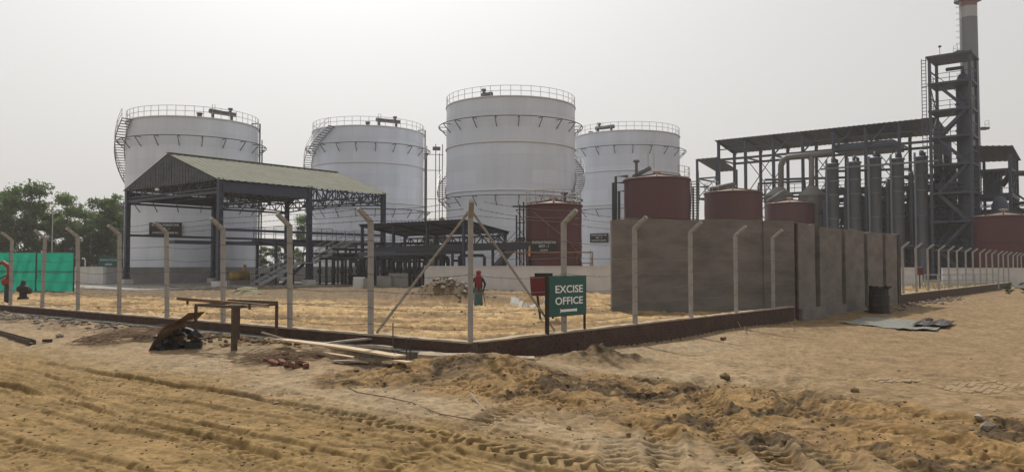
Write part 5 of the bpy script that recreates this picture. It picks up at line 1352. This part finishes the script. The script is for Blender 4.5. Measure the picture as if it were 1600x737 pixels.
pm = MB().tube([p0, p1], .022, 8).build('pole', 'wood_grey'); tag(pm, 'thin pale pole propped slantwise between the trestle and planks', 'pole')
pg = MB().bar(G3(478, 547, .02), p0.lerp(p1, .35), .03); 
# reinforcing bars
for k, (u_, v0, v1) in enumerate(((614, 504, 566), (634.5, 527, 566), (640, 527, 568))):
    p = G3(u_, v1); o = MB().tube([p-Z*.25, at(u_, v0, p.y)+V(.01*k, 0, 0)], .012, 6)
    tag(o.build('reinforcing_bar', 'rust_dark'), ['tallest', 'middle', 'rightmost'][k] + ' of the three upright rusty bars by the plank pile', 'rebar', 'upright reinforcing bars')
# loose bricks
def brick_at(p, rot, tilt, label, m='brick_red', size=(.225, .108, .072)):
    b = MB().abox(V(0, 0, 0), *size); me = b.mesh('loose_brick', m)
    bm = bmesh.new(); bm.from_mesh(me); bmesh.ops.bevel(bm, geom=list(bm.edges), offset=.006, segments=1, affect='EDGES'); bm.to_mesh(me); bm.free()
    o = link('loose_brick', me, None, p); o.rotation_euler = (tilt[0], tilt[1], rot); tag(o, label, 'brick', 'loose bricks'); return o
rb = random.Random(14)
places = [('leftmost broken brick of the small pile under the planks', 420, 566), ('brick on the front left of the small pile', 428, 571), ('tilted brick in the middle of the small pile', 440, 570), ('brick standing on edge in the small pile', 449, 573),
          ('pale dusty brick at the front of the small pile', 458, 576), ('brick at the right end of the small pile', 470, 572), ('brick half under the plank end', 478, 574), ('brick on top of the small pile', 446, 563), ('dark brick lying alone near the left fence', 74, 534), ('brick lying on the road near the wall foot', 1130, 531)]
for k, (lb_, u_, v_) in enumerate(places):
    p = G3(u_, v_, .05 + (.07 if 'top' in lb_ else 0)); brick_at(p, rb.uniform(0, 3), (rb.uniform(-.4, .4), rb.uniform(-.5, .5)) if k < 8 else (0, 0), lb_, 'brick_red' if k != 8 else 'brick')
# concrete slab at the corner
s0, s1 = gnd(655, 549, .06), gnd(835, 557, -.04)
dd_ = (s1-s0); dd_.z = 0; nd_ = Vector((-dd_.y, dd_.x, 0)).normalized()
sb_ = MB(); nseg = 9; rs_ = random.Random(3)
for k in range(nseg+1):
    c_ = s0.lerp(s1, k/nseg) ; 
    for oo, zz in ((-.30, -.45), (.12, -.45), (.12, rs_.uniform(-.015, .015)), (-.30+rs_.uniform(-.03, .03), rs_.uniform(-.03, .01))): sb_.v.append(tuple(c_+nd_*oo+Z*zz))
for k in range(nseg):
    a = 4*k
    for j in range(4): sb_.f.append((a+j, a+4+j, a+4+(j+1) % 4, a+(j+1) % 4))
sb_.f.append((0, 1, 2, 3)); sb_.f.append((4*nseg+3, 4*nseg+2, 4*nseg+1, 4*nseg))
tag(sb_.build('concrete_slab', 'cement_top'), 'half buried concrete slab in the soil at the fence corner', 'slab')
# steel channel at left
p0, p1 = G3(-12, 520, .05), G3(51, 538, .05)
ib = thing('steel_channel', 'dark steel channel lying on the ground at the left edge', 'steel beam', p0)
dv = (p1-p0).normalized(); sv = dv.cross(Z).normalized()
for o_, w_, h_ in ((-.07, .014, .13), (.07, .014, .13)): MB().bar(p0+sv*o_, p1+sv*o_, w_, h_).build('flange', 'rust_dark', ib)
MB().bar(p0-Z*.02, p1-Z*.02, .13, .014).build('web', 'rust_dark', ib)
# struts leaning on the left plinth
for k, (ua, va, ub, vb) in enumerate(((104, 497, 121, 487), (20, 490, 30, 480))):
    a = G3(ua, va, .02); bq = at(ub, vb, a.y+.6); o = MB().bar(a-Z*.05, bq, .06); tag(o.build('strut', 'wood_grey'), ['short timber strut leaning on the plinth by the third post from left', 'short timber strut leaning on the plinth at the far left'][k], 'strut')
# rubble along the left plinth, soil clods, stones on the heap
def scatter(name, m, n, fn, label, cat, seed, flat=.7):
    rnd = random.Random(seed); b = MB(); k = 0; tries = 0
    while k < n and tries < n*30:
        tries += 1; r = fn(rnd)
        if r is None: continue
        x, y, s_ = r; rock_mb(b, (x, y, gzs_fast(x, y)+s_*.25), s_, rnd, flat); k += 1
    return stuff(b.build(name, m), label, cat)
_cache = {}
def gzs_fast(x, y): return gzs(x, y)
def f_rub(r):
    s_ = r.uniform(9, 26); o_ = .55+abs(r.gauss(0, .7))
    if r.random() < .35: s_ = r.gauss(22, 2.5)
    p = C + B*s_ + OL*o_; return p.x, p.y, r.uniform(.03, .11)
scatter('rubble', 'stone', 240, f_rub, 'grey rubble scattered along the foot of the left plinth', 'rubble', 21)
def f_rub2(r):
    s_ = r.uniform(4.5, 9); o_ = .5+abs(r.gauss(0, .55)); p = C + B*s_ + OL*o_; return p.x, p.y, r.uniform(.03, .09)
scatter('earth_lumps', 'clod', 160, f_rub2, 'brown earth lumps and brick bits under the trestle', 'rubble', 22)
def f_mound(r):
    a = r.uniform(0, 6.28); q = abs(r.gauss(0, .6)); x = MOUND.x + .15 + q*math.cos(a)*1.5; y = MOUND.y+1.1+q*math.sin(a)*1.1; return x, y, r.uniform(.04, .13)
scatter('heap_stones', 'stone', 170, f_mound, 'stones and broken concrete on the soil heap beside the person', 'stones', 23)
scatter('heap_stones', 'stone_pale', 40, f_mound, 'pale chunks of broken concrete on top of the soil heap', 'stones', 24)
def f_band(r):
    x = r.uniform(-3.5, 9.5); y = r.uniform(6.8, 16.2)
    if r.random() > look(x, y, 'wD'): return None
    return x, y, max(.006, min(.07, abs(r.gauss(0, .012)) if r.random() < .982 else r.uniform(.025, .06)))
scatter('soil_clods', 'clod', 3200, f_band, 'clods of turned earth in the dug up strip', 'clods', 25, .65)
def f_road(r):
    x = r.uniform(-12, 13); y = r.uniform(7, 24)
    if look(x, y, 'out') < .3 or look(x, y, 'wD') > .3: return None
    return x, y, max(.006, min(.05, abs(r.gauss(0, .012))))
scatter('pebbles', 'stone', 500, f_road, 'small pebbles strewn over the track', 'pebbles', 26, .6)
def f_track(r):
    l_ = r.uniform(1, 16); c0, s_ = RUTS_L[r.randrange(len(RUTS_L))]; d_ = c0 + r.choice((-1, 1))*r.gauss(.21, .05)
    if r.random() < .3: d_ = r.uniform(.6, 11)
    p = C + OL*d_ + B*(l_ - (C.x*B.x+C.y*B.y) - d_*0)
    if not (-14 < p.x < 3 and 6.5 < p.y < 20) or look(p.x, p.y, 'wD') > .3: return None
    return p.x, p.y, max(.006, min(.035, abs(r.gauss(0, .011))))
mat('crumb', (0.185, 0.122, 0.056), 1.0, var=.3, scale=9, bump=.3, bscale=60)
scatter('sand_crumbs', 'crumb', 2600, f_track, 'crumbs of sand thrown up beside the wheel ruts', 'crumbs', 28, .6)
def f_in(r):
    x = r.uniform(-18, 8); y = r.uniform(17, 34)
    if look(x, y, 'out') > -.3: return None
    return x, y, max(.012, min(.10, abs(r.gauss(0, .03))))
scatter('sand_lumps', 'clod', 420, f_in, 'lumps of sand on the graded yard inside the fence', 'clods', 27, .5)
# a few single stones that stand out
for k, (u_, v_, r_, m, lab) in enumerate([(431, 630, .06, 'stone', 'dark fist sized stone beside the tyre track'), (1133, 592, .10, 'clod', 'big dark clod on the crest of the turned earth'), (1335, 612, .09, 'clod', 'dark clod in the middle of the turned earth'), (1542, 672, .11, 'stone', 'large stone in the rut at the lower right'), (1530, 664, .07, 'stone_pale', 'pale stone beside the large stone at the lower right')]):
    p = G3(u_, v_); b = MB(); rock_mb(b, p+Z*r_*.4, r_, random.Random(40+k), .75); tag(b.build('stone', m), lab, 'stone')
# twigs and a pale bent stick near the heap
p0, p1 = G3(735, 622, .03), G3(775, 643, .02); tag(MB().tube([p0+Z*.06, p0.lerp(p1, .4), p1], .012, 5).build('stick', 'wood_grey'), 'bent pale stick at the lower edge of the soil', 'stick')
for k, (u0, v0, u1, v1) in enumerate(((520, 598, 850, 690), (930, 690, 1040, 735))):
    pts = []
    for j in range(9):
        f = j/8; pts.append(G3(u0+(u1-u0)*f, v0+(v1-v0)*f+4*math.sin(j*1.7), .006))
    tag(MB().tube(pts, .008, 5).build('loose_wire', 'twig'), ['long dark wire lying across the pale dust', 'short dark wire lying in the foreground'][k], 'wire')
# dry weeds and a strip of loose sticks at the right plinth
for k, (u_, v_) in enumerate(((1158, 512), (1168, 522), (1242, 497))):
    a = G3(u_, v_); o = MB().tube([a, a+V(-.08, .1, .22)], .014, 5); tag(o.build('stick', 'wood_grey'), ['stick leaning on the right plinth before the fourth post', 'second short stick lying at the right plinth foot', 'stick by the white sack at the wall foot'][k], 'stick')
sk = G3(1255, 499); b = MB(); rock_mb(b, sk+Z*.1, .17, random.Random(3), .6); tag(b.build('sack', 'plastic_white'), 'whitish sack at the foot of the grey wall', 'sack')
# thin sheets on the road
def flat_sheet(pts, m, label, cat, th=.01, wav=.03, seed=1, nm='metal_sheet', lift=.03):
    P = [G3(u, v) for u, v in pts]; rnd = random.Random(seed); nx, ny = 26, 5; b = MB()
    for s_ in (0, 1):
        for i in range(nx+1):
            for j in range(ny+1):
                p = P[0].lerp(P[1], i/nx).lerp(P[3].lerp(P[2], i/nx), j/ny)
                z = gzs(p.x, p.y) + lift + (.012 if i % 2 else 0) + wav*math.sin(i*.5+seed)*math.sin(j*.8+seed*2)*.6
                b.v.append((p.x, p.y, max(z, gzs(p.x, p.y)+.008) - th*s_))
    n_ = (nx+1)*(ny+1); I = lambda i, j: i*(ny+1)+j
    for i in range(nx):
        for j in range(ny): b.f += [(I(i, j), I(i+1, j), I(i+1, j+1), I(i, j+1)), (n_+I(i, j+1), n_+I(i+1, j+1), n_+I(i+1, j), n_+I(i, j))]
    for i in range(nx): b.f += [(I(i, 0), n_+I(i, 0), n_+I(i+1, 0), I(i+1, 0)), (I(i, ny), I(i+1, ny), n_+I(i+1, ny), n_+I(i, ny))]
    for j in range(ny): b.f += [(I(0, j), I(0, j+1), n_+I(0, j+1), n_+I(0, j)), (I(nx, j), n_+I(nx, j), n_+I(nx, j+1), I(nx, j+1))]
    return tag(b.build(nm, m), label, cat)
flat_sheet([(1312, 505), (1405, 515), (1440, 502), (1350, 495)], 'tin', 'left grey corrugated sheet lying on the road before the dark drum', 'metal sheet', seed=1)
flat_sheet([(1400, 515), (1463, 518), (1478, 508), (1420, 504)], 'tin', 'right grey corrugated sheet lying on the road, overlapped by a dark tarpaulin', 'metal sheet', seed=2, lift=.06)
flat_sheet([(1425, 513), (1480, 514), (1492, 506), (1440, 503)], 'tarp_dark', 'dark tarpaulin flung over the end of the metal sheets', 'tarpaulin', wav=.12, seed=3, nm='tarpaulin', lift=.12)
b = MB(); rock_mb(b, G3(1452, 507, .16), .16, random.Random(8), .8); tag(b.build('stone', 'brick'), 'brown stone weighing down the dark tarpaulin', 'stone')
for k, (u_, v_, w_, hh) in enumerate(((806, 470, 20, 4), (838, 474, 22, 4), (820, 477, 10, 3))):
    flat_sheet([(u_-w_/2, v_+hh/2), (u_+w_/2, v_+hh/2), (u_+w_/2+3, v_-hh/2), (u_-w_/2+4, v_-hh/2)], 'plastic_white', ['crumpled white plastic scrap right of the person', 'wider white plastic scrap before the red box', 'small white plastic scrap between the others'][k], 'plastic scrap', wav=.04, seed=k+5, nm='plastic_scrap', lift=.02)
# old drum by the panel wall
dp = G3(1374, 489); t = thing('old_drum', 'dented dark drum standing against the grey panel wall', 'drum', dp)
rd_ = random.Random(6); b = MB(); n = 18; prof = [(.40, 0), (.41, .3), (.43, .33), (.41, .36), (.40, .72), (.43, .75), (.40, .78), (.39, 1.08), (.42, 1.12)]
b.lathe(dp, prof, n)
b.v = [(x+rd_.uniform(-.02, .02), y+rd_.uniform(-.02, .02), z+(rd_.uniform(-.09, .09) if z-dp.z > 1.0 else 0)) for x, y, z in b.v]
b.build('body', 'drum', t); MB().lathe(dp+Z*.9, [(.38, 0), (.01, .02)], 18).build('lid', 'drum', t)
MB().bar(dp+V(.3, -.2, 1.05), dp+V(.5, -.1, 1.16), .05).build('lip', 'drum', t)
# debris between the drum and the far fence
def f_deb(r):
    s_ = r.uniform(25, 46); o_ = .35+abs(r.gauss(0, .6)); p = C + A*s_ + OR*o_; return p.x, p.y, r.uniform(.05, .16)
scatter('rubble', 'stone', 110, f_deb, 'dark rubble along the panel wall and far plinth', 'rubble', 31)

# brick paving showing through the dust at right
PV = MB().abox(V(0, 0, 0), .222, .108, .06).mesh('paver', 'stone_pale')
mat('paver_mat', (0.235, 0.165, 0.095), .97, var=.22, scale=5, bump=.3, bscale=40); PV.materials.clear(); PV.materials.append(MATS['paver_mat'])
bm = bmesh.new(); bm.from_mesh(PV); bmesh.ops.bevel(bm, geom=list(bm.edges), offset=.009, segments=1, affect='EDGES'); bm.to_mesh(PV); bm.free()
pr = random.Random(77); cnt = 0
cand = []
for i in range(-30, 70):
    for j in range(-10, 75):
        pp = V(8.6, 13.6, 0) + A*((i-20)*.234 + (.117 if j % 2 else 0)) - B*0 + OR*((j-32)*.118)
        if not (5.0 < pp.x < 12.5 and 10.2 < pp.y < 19): continue
        cand.append(pp)
xs = np.array([p.x for p in cand]); ys = np.array([p.y for p in cand]); zz, kk = gz(xs, ys)
ex = fbm(xs*.9, ys*.9, 4, 133)*.8 - .055*np.hypot(xs-8.6, ys-13.6); vis = sorted([(-ex[i], i) for i in range(len(cand)) if kk['wD'][i] < .2 and kk['d2'][i] > 1.2])[:170]
for _, i in vis:
    o = link('paver', PV, ground, V(cand[i].x, cand[i].y, zz[i] - .023 + pr.uniform(-.006, .006))); o.rotation_euler = (pr.uniform(-.02, .02), pr.uniform(-.02, .02), math.atan2(A.y, A.x)+pr.uniform(-.03, .03))

# ------------------------------------------------------------------ green netting barrier, hydrant, poles
def netting():
    Y = 53.0; t = thing('netting_barrier', 'bright green shade netting on a pipe frame at the left edge', 'barrier', at(50, 455, Y).xy.to_3d())
    us = [-60, -22, 16, 57, 116]
    for k in range(4):
        a, bq = at(us[k], 395, Y), at(us[k+1], 394.5, Y); zb = .02; b = MB(); nx, nz = 14, 10; rnd = random.Random(k)
        for i in range(nx+1):
            for j in range(nz+1):
                p = a.lerp(bq, i/nx); edge = (i in (0, nx)) or (j in (0, nz)); sagz = (.05*math.sin(i*2.2+k)+.04*math.sin(i*5.1)) if j == 0 else 0
                b.v.append((p.x, p.y + (.0 if edge else .16*math.sin(i*1.1+k)*math.sin(j*.7)+.07*math.sin(i*2.9+j*.6)+rnd.uniform(-.05, .05)), zb + (p.z-zb)*j/nz + sagz))
        for i in range(nx):
            for j in range(nz): q = i*(nz+1)+j; b.f.append((q, q+nz+1, q+nz+2, q+1))
        b.build('net_panel', 'green_net', t, True)
    for u_ in us: p = at(u_, 393, Y-.06); MB().tube([V(p.x, p.y, -.3), p], .05, 6).build('upright', 'rust_dark', t)
    for v_ in (394, 424): MB().tube([at(us[0], v_, Y-.06), at(us[-1], v_, Y-.06)], .03, 6).build('rail', 'rust_dark', t)
netting()
hp_ = gnd(11, 474, 0.0); t = thing('fire_monitor', 'red bent water nozzle on a dark standpipe at the left edge', 'hydrant', hp_)
MB().tube([hp_-Z*.2, hp_+Z*1.05], .13, 10).build('standpipe', 'dark_pipe', t, True)
MB().tube([hp_+Z*1.0, hp_+Z*1.35+V(.10, 0, 0), hp_+Z*1.65+V(.05, 0, 0), hp_+Z*1.85+V(-.22, 0, 0), hp_+Z*1.75+V(-.55, 0, 0)], [.13, .13, .11, .10, .07], 10).build('nozzle', 'pump_red', t, True)
MB().tube([hp_+Z*.98-V(.18, 0, 0), hp_+Z*.98+V(.18, 0, 0)], .17, 12).build('valve_body', 'pump_red', t, True)
MB().tube([hp_+Z*1.3, hp_+Z*.9+V(-.75, 0, 0)], .03, 6).build('lever', 'dark_pipe', t)
hq = gnd(36, 468, 0); t = thing('valve_stump', 'squat black valve with hand wheel between the leftmost posts', 'valve', hq)
MB().lathe(hq, [(.26, -.1), (.26, .12), (.17, .16), (.17, .35), (.3, .45), (.31, .62), (.2, .7), (.12, .78), (.12, .92), (.03, .98)], 14).build('body', 'black_junk', t, True)
MB().tube([hq+Z*.45, hq+V(.36, 0, .45)], .16, 10).build('branch', 'black_junk', t, True)
lp_ = at(81, 400, 95); t = thing('lamp_pole', 'thin pole standing in front of the trees above the green netting', 'pole', lp_.xy.to_3d())
MB().tube([V(lp_.x, 95, -.2), V(lp_.x, 95, at(81, 331, 95).z)], [.09, .05], 8).build('shaft', 'rail_grey', t); MB().tube([V(lp_.x, 95, at(81, 331, 95).z), V(lp_.x+.5, 95, at(81, 331, 95).z+.15)], .05, 6).build('arm', 'rail_grey', t)
gs = at(170, 409.5, 80); t = thing('notice_board', 'small dark green board on two posts behind the low pale wall', 'sign', V(gs.x, 80, 0))
name_board(t, gs, V(1, 0, 0), 2.15, 1.2, [('ETHANOL STORAGE', .18, .8, .16), ('AREA', -.18, .35, .16)], m='sign_green')
for o_ in (-.9, .9): MB().bar(V(gs.x+o_, 80.06, -.2), V(gs.x+o_, 80.06, gs.z+.55), .09).build('leg', 'rail_grey', t)
gp = at(133, 415, 78); tag(MB().tube([V(gp.x, 78, -.2), V(gp.x, 78, 2.2), V(gp.x-.1, 78, 2.42), V(gp.x-.3, 78, 2.4)], .06, 8).build('vent_pipe', 'white_plain', None, True), 'short white gooseneck pipe behind the low pale wall', 'pipe')

# ------------------------------------------------------------------ worker
def person():
    p0 = gnd(747.5, 478, 0); z0 = gzs(p0.x, p0.y); t = thing('person', 'person in red headscarf, dark sleeves and teal skirt, seen from behind with a stick', 'person', V(p0.x, p0.y, z0))
    def L(x, y, z): return V(x, y, z)
    ob = {}
    vs, es, rs = [], [], []
    def add(v, r, par=None):
        vs.append(v); rs.append(r); i = len(vs)-1
        if par is not None: es.append((par, i))
        return i
    pel = add(L(0, 0, .78), .135); sp = add(L(0, .02, .95), .12, pel); chs = add(L(0, .06, 1.14), .135, sp); nk = add(L(0, .10, 1.27), .055, chs); hd0 = add(L(0, .12, 1.33), .075, nk); hd = add(L(0, .13, 1.42), .088, hd0); add(L(0, .125, 1.49), .06, hd)
    add(L(0, .225, 1.39), .02, hd)                                  # nose
    for s_ in (-1, 1):
        hp = add(L(.09*s_, 0, .70), .10, pel); kn = add(L(.10*s_, .03, .42), .065, hp); an_ = add(L(.10*s_, -.01, .08), .042, kn); add(L(.11*s_, .13, .035), .035, an_)
        sh = add(L(.17*s_, .06, 1.17), .062, chs); el = add(L(.285*s_, -.02, .95), .046, sh); wr = add(L(.22*s_, .10, .74), .03, el)
        pm_ = add(L(.205*s_, .12, .655), .030, wr)
        for f_ in range(4):
            k1 = add(L(.205*s_ + (.0), .095+.018*f_, .605), .009, pm_); add(L(.19*s_, .10+.018*f_, .565-.006*abs(f_-1.5)), .008, k1)
        th_ = add(L(.18*s_, .155, .645), .010, pm_); add(L(.165*s_, .17, .61), .009, th_)
    me = bpy.data.meshes.new('body'); me.from_pydata([tuple(v) for v in vs], es, []); o = link('body', me, t); me.materials.append(MATS['cloth_dark'])
    md = o.modifiers.new('Skin', 'SKIN'); md.use_smooth_shade = True
    for i, sv in enumerate(me.skin_vertices[0].data): sv.radius = (rs[i], rs[i]); sv.use_root = (i == 0)
    o.modifiers.new('Sub', 'SUBSURF').levels = 2; o.modifiers['Sub'].render_levels = 2
    def ring(b, rows, n=20, a0=0, a1=2*math.pi, wob=0):
        i0 = len(b.v); full = a1-a0 > 6.2; m_ = n if full else n+1
        for j, (cx, cy, z, rx, ry) in enumerate(rows):
            for k in range(m_):
                a = a0+(a1-a0)*k/n; f = 1+wob*math.sin(k*2.7+j*.4)*(j/len(rows)); b.v.append((p0.x+cx+rx*f*math.cos(a), p0.y+cy+ry*f*math.sin(a), z0+z))
        for j in range(len(rows)-1):
            for k in range(n):
                a, c_ = i0+j*m_, i0+(j+1)*m_; b.f.append((a+k, a+(k+1) % m_, c_+(k+1) % m_, c_+k))
    b = MB(); ring(b, [(0, .02, .90, .125, .115), (0, .01, .76, .165, .145), (0, 0, .5, .16, .15), (0, -.01, .25, .165, .155), (.0, -.01, .06, .185, .17)], 24, wob=.10); b.build('skirt', 'cloth_teal', t, True)
    b = MB(); ring(b, [(0, .13, 1.525, .02, .02), (0, .12, 1.515, .07, .07), (0, .115, 1.47, .098, .105), (0, .11, 1.40, .105, .115), (0, .095, 1.31, .088, .11), (0, .06, 1.23, .155, .13), (0, .03, 1.12, .17, .155), (.01, .0, .96, .135, .165), (.02, -.01, .80, .09, .18), (.03, -.02, .66, .05, .19)], 24, a0=math.pi*.98, a1=math.pi*2.02, wob=.05)
    b.build('headscarf', 'cloth_red', t, True)
    b = MB(); ring(b, [(0, .13, 1.525, .02, .02), (0, .13, 1.515, .07, .07), (0, .13, 1.47, .104, .09), (0, .13, 1.43, .112, .085)], 24, a0=-.05, a1=math.pi*1.05); b.build('scarf_front', 'cloth_red', t, True)
    b = MB(); ring(b, [(0, .06, 1.23, .10, .09), (0, .06, 1.16, .185, .14), (0, .03, 1.0, .165, .14), (0, .02, .82, .178, .15)], 24); b.build('blouse', 'cloth_dark', t, True)
    hd_ = MB(); ring(hd_, [(0, .14, 1.30, .05, .05), (0, .15, 1.33, .07, .075), (0, .15, 1.40, .082, .088), (0, .145, 1.46, .078, .08)], 16); hd_.build('face', 'skin', t, True)
    for s_ in (-1, 1): MB().lathe(V(p0.x+.03*s_, p0.y+.232, z0+1.405), [(.001, -.01), (.011, 0), (.001, .01)], 8).build('eye', 'eye_mat', t)
    hx = V(p0.x+.20, p0.y+.13, z0+.60); st = MB().tube([hx+V(-.02, .02, .10), V(hx.x+.10, hx.y+.05, z0-.03)], .014, 6).build('walking_stick', 'leg_black'); tag(st, 'thin dark stick held in the right hand of the person', 'stick')
person()

# ------------------------------------------------------------------ trees
def tree_meshes(seed, h, cw, leafm, dens=1.0, bare=0.22, leaf=.30):
    rnd = random.Random(seed); b = MB(); nl = []
    tp = [V(0, 0, -.3)]; x = y = 0
    for k in range(1, 8): x += rnd.uniform(-.12, .12)*h/12; y += rnd.uniform(-.12, .12)*h/12; tp.append(V(x, y, h*.92*k/7))
    b.tube(tp, [max(.03, h*.014*(1-k/8.2)) for k in range(8)], 7)
    clumps = []
    for k in range(24):
        f = bare + (1-bare)*(k+rnd.random())/24; i = min(6, int(f*.92*7*.999/0.92)); base = tp[min(7, int(f*7))]
        a = rnd.uniform(0, 6.28); env = cw*(.45+.75*math.sin(math.pi*min(1, max(0, (f-bare*.6)/(1.05-bare*.6)))**.8)); l = env*rnd.uniform(.35, 1.0)
        e = base + V(math.cos(a)*l, math.sin(a)*l, l*rnd.uniform(.35, .9)); m_ = base.lerp(e, .5)+V(0, 0, -.06*l)
        b.tube([base, m_, e], [h*.005, h*.0035, h*.0015], 5)
        clumps.append((e, h*.055*rnd.uniform(.7, 1.5))); clumps.append((m_.lerp(e, .4)+V(rnd.uniform(-.5, .5), rnd.uniform(-.5, .5), rnd.uniform(-.2, .5)), h*.045*rnd.uniform(.7, 1.4)))
        if rnd.random() < .6: clumps.append((e+V(rnd.uniform(-1, 1), rnd.uniform(-1, 1), rnd.uniform(-.6, .9))*h*.05, h*.04*rnd.uniform(.7, 1.3)))
    trunk = b.mesh('trunk', 'bark')
    R_ = np.random.RandomState(seed); vv, ff = [], []; n0 = 0
    for c_, r_ in clumps:
        n = int(75*dens*(r_/(.05*h))**1.5)+18
        d = R_.normal(0, 1, (n, 3)); d /= np.linalg.norm(d, axis=1)[:, None]; rad = r_*(R_.rand(n)**.45)*1.25
        pos = np.array(c_)[None, :] + d*rad[:, None]*np.array([1.15, 1.15, .85])
        ax = R_.normal(0, 1, (n, 3)); ax[:, 2] -= .5; ax /= np.linalg.norm(ax, axis=1)[:, None]; bx = np.cross(ax, R_.normal(0, 1, (n, 3))); bx /= np.linalg.norm(bx, axis=1)[:, None]
        s_ = leaf*R_.uniform(.6, 1.3, n)
        q = np.stack([pos-ax*s_[:, None]*.7, pos+bx*s_[:, None]*.32, pos+ax*s_[:, None]*.7, pos-bx*s_[:, None]*.32], 1)
        vv.append(q.reshape(-1, 3)); ff.append((np.arange(n*4)+n0).reshape(-1, 4)); n0 += n*4
    v = np.vstack(vv); f = np.vstack(ff); me = bpy.data.meshes.new('crown'); me.vertices.add(len(v)); me.vertices.foreach_set('co', v.ravel()); me.loops.add(f.size); me.loops.foreach_set('vertex_index', f.ravel().astype(np.int32))
    me.polygons.add(len(f)); me.polygons.foreach_set('loop_start', (np.arange(len(f))*4).astype(np.int32)); me.update(calc_edges=True); me.materials.append(MATS[leafm])
    return trunk, me
PROT = {'a': tree_meshes(1, 12, 2.5, 'leaf', .95, .16, .28), 'b': tree_meshes(2, 12, 2.0, 'leaf_pale', .85, .14, .28), 'c': tree_meshes(3, 12, 2.9, 'leaf_dark', 1.15, .12), 'd': tree_meshes(4, 12, 2.2, 'leaf', .8, .18, .28), 'e': tree_meshes(6, 12, 3.6, 'leaf_dark', 1.3, .04)}
def tree(kind, u, vtop, D, label, rz=0, wide=1.0, group='trees beyond the tanks', nm='tree', cat='tree'):
    p = at(u, 415, D).xy.to_3d(); h = at(u, vtop, D).z; t = thing(nm, label, cat, p-Z*.1, group); tr, cr = PROT[kind]; k = h/12.3
    t.rotation_euler = (0, 0, rz); t.scale = (k*wide, k*wide, k)
    link('trunk', tr, t); link('crown', cr, t); return t
TL = [('a', 38, 268, 108, 'tall rounded tree above the green netting', 0.3, 1.05), ('d', 2, 276, 112, 'tall thin crowned tree cut by the left edge', 1.1, 1.0), ('b', 104, 284, 110, 'slender pale tree in the middle of the left tree row', 2.0, .85), ('d', 160, 290, 112, 'airy tree left of the far left tank', 0.9, 1.15),
      ('a', 184, 300, 116, 'tree whose crown touches the far left tank', 4.0, .9), ('b', 135, 312, 114, 'shorter pale tree between the slender tree and the airy one', 3.0, 1.1), ('c', 70, 318, 116, 'shorter dense tree between the two tallest on the left', 1.5, 1.0), ('e', 20, 330, 105, 'dense dark low tree above the hydrant', 0.2, 1.0),
      ('e', 60, 338, 106, 'dense dark low tree above the netting', 2.2, 1.0), ('e', 100, 342, 107, 'dense dark low tree right of the lamp pole', 3.9, 1.0), ('e', 140, 340, 108, 'dense dark low tree behind the small green board', 5.1, 1.0), ('e', 176, 345, 110, 'dense dark low tree beside the leftmost shed column', 0.8, 1.0), ('c', 208, 335, 118, 'dark tree partly hidden by the far left tank', 1.9, 1.0), ('e', -22, 335, 108, 'dense dark low tree at the very left edge', 4.4, 1.0),
      ('b', 474, 322, 125, 'tree showing left of the second tank', 0.5, .8), ('e', 440, 372, 120, 'low bushy tree seen under the shed between the first two tanks', 1.5, 1.1), ('c', 415, 380, 122, 'low tree behind the pipes of the far left tank', 2.9, 1.2), ('e', 500, 378, 124, 'low bushy tree behind the shed platform', 3.1, 1.1),
      ('d', 677, 330, 150, 'distant tree top between the second and tallest tank', 1.0, 1.0), ('e', 694, 338, 152, 'distant rounded tree left of the tallest tank', 2.2, .9), ('e', 662, 345, 155, 'distant low tree right of the second tank', 3.0, 1.0), ('e', 1512, 300, 100, 'leafy tree between the stair tower and the boiler house', 1.2, .5), ('e', 1545, 330, 100, 'low dark tree behind the last maroon tank', 2.4, .8), ('e', 1598, 335, 104, 'dark tree at the right edge behind the maroon tank', .4, .9)]
for k, u, vt, D, lab, rz, wd_ in TL: tree(k, u, vt, D, lab, rz, wd_)
# bushes and dry weeds at the far right
tree('e', 1575, 440, 52, 'dark bush at the far right end of the plinth', 0.4, 1.6, 'bushes by the far fence', 'bush', 'bush')
tree('e', 1602, 437, 53, 'bush cut by the right edge beyond the plinth', 2.0, 1.6, 'bushes by the far fence', 'bush', 'bush')
def weeds():
    rnd = random.Random(12); b = MB()
    for k in range(900):
        u_ = rnd.uniform(1425, 1560); v_ = rnd.uniform(438, 452); p = gnd(u_, v_, 0)
        if max((p-C).dot(OR), (p-C).dot(OL)) > -.3: continue
        h = rnd.uniform(.15, .55); d = V(rnd.uniform(-.12, .12), rnd.uniform(-.12, .12), h); b.tri(p-V(.015, 0, 0), p+V(.015, 0, 0), p+d)
    stuff(b.build('dry_weeds', 'dry_grass'), 'dry yellow weeds behind the far fence posts', 'weeds')
weeds()
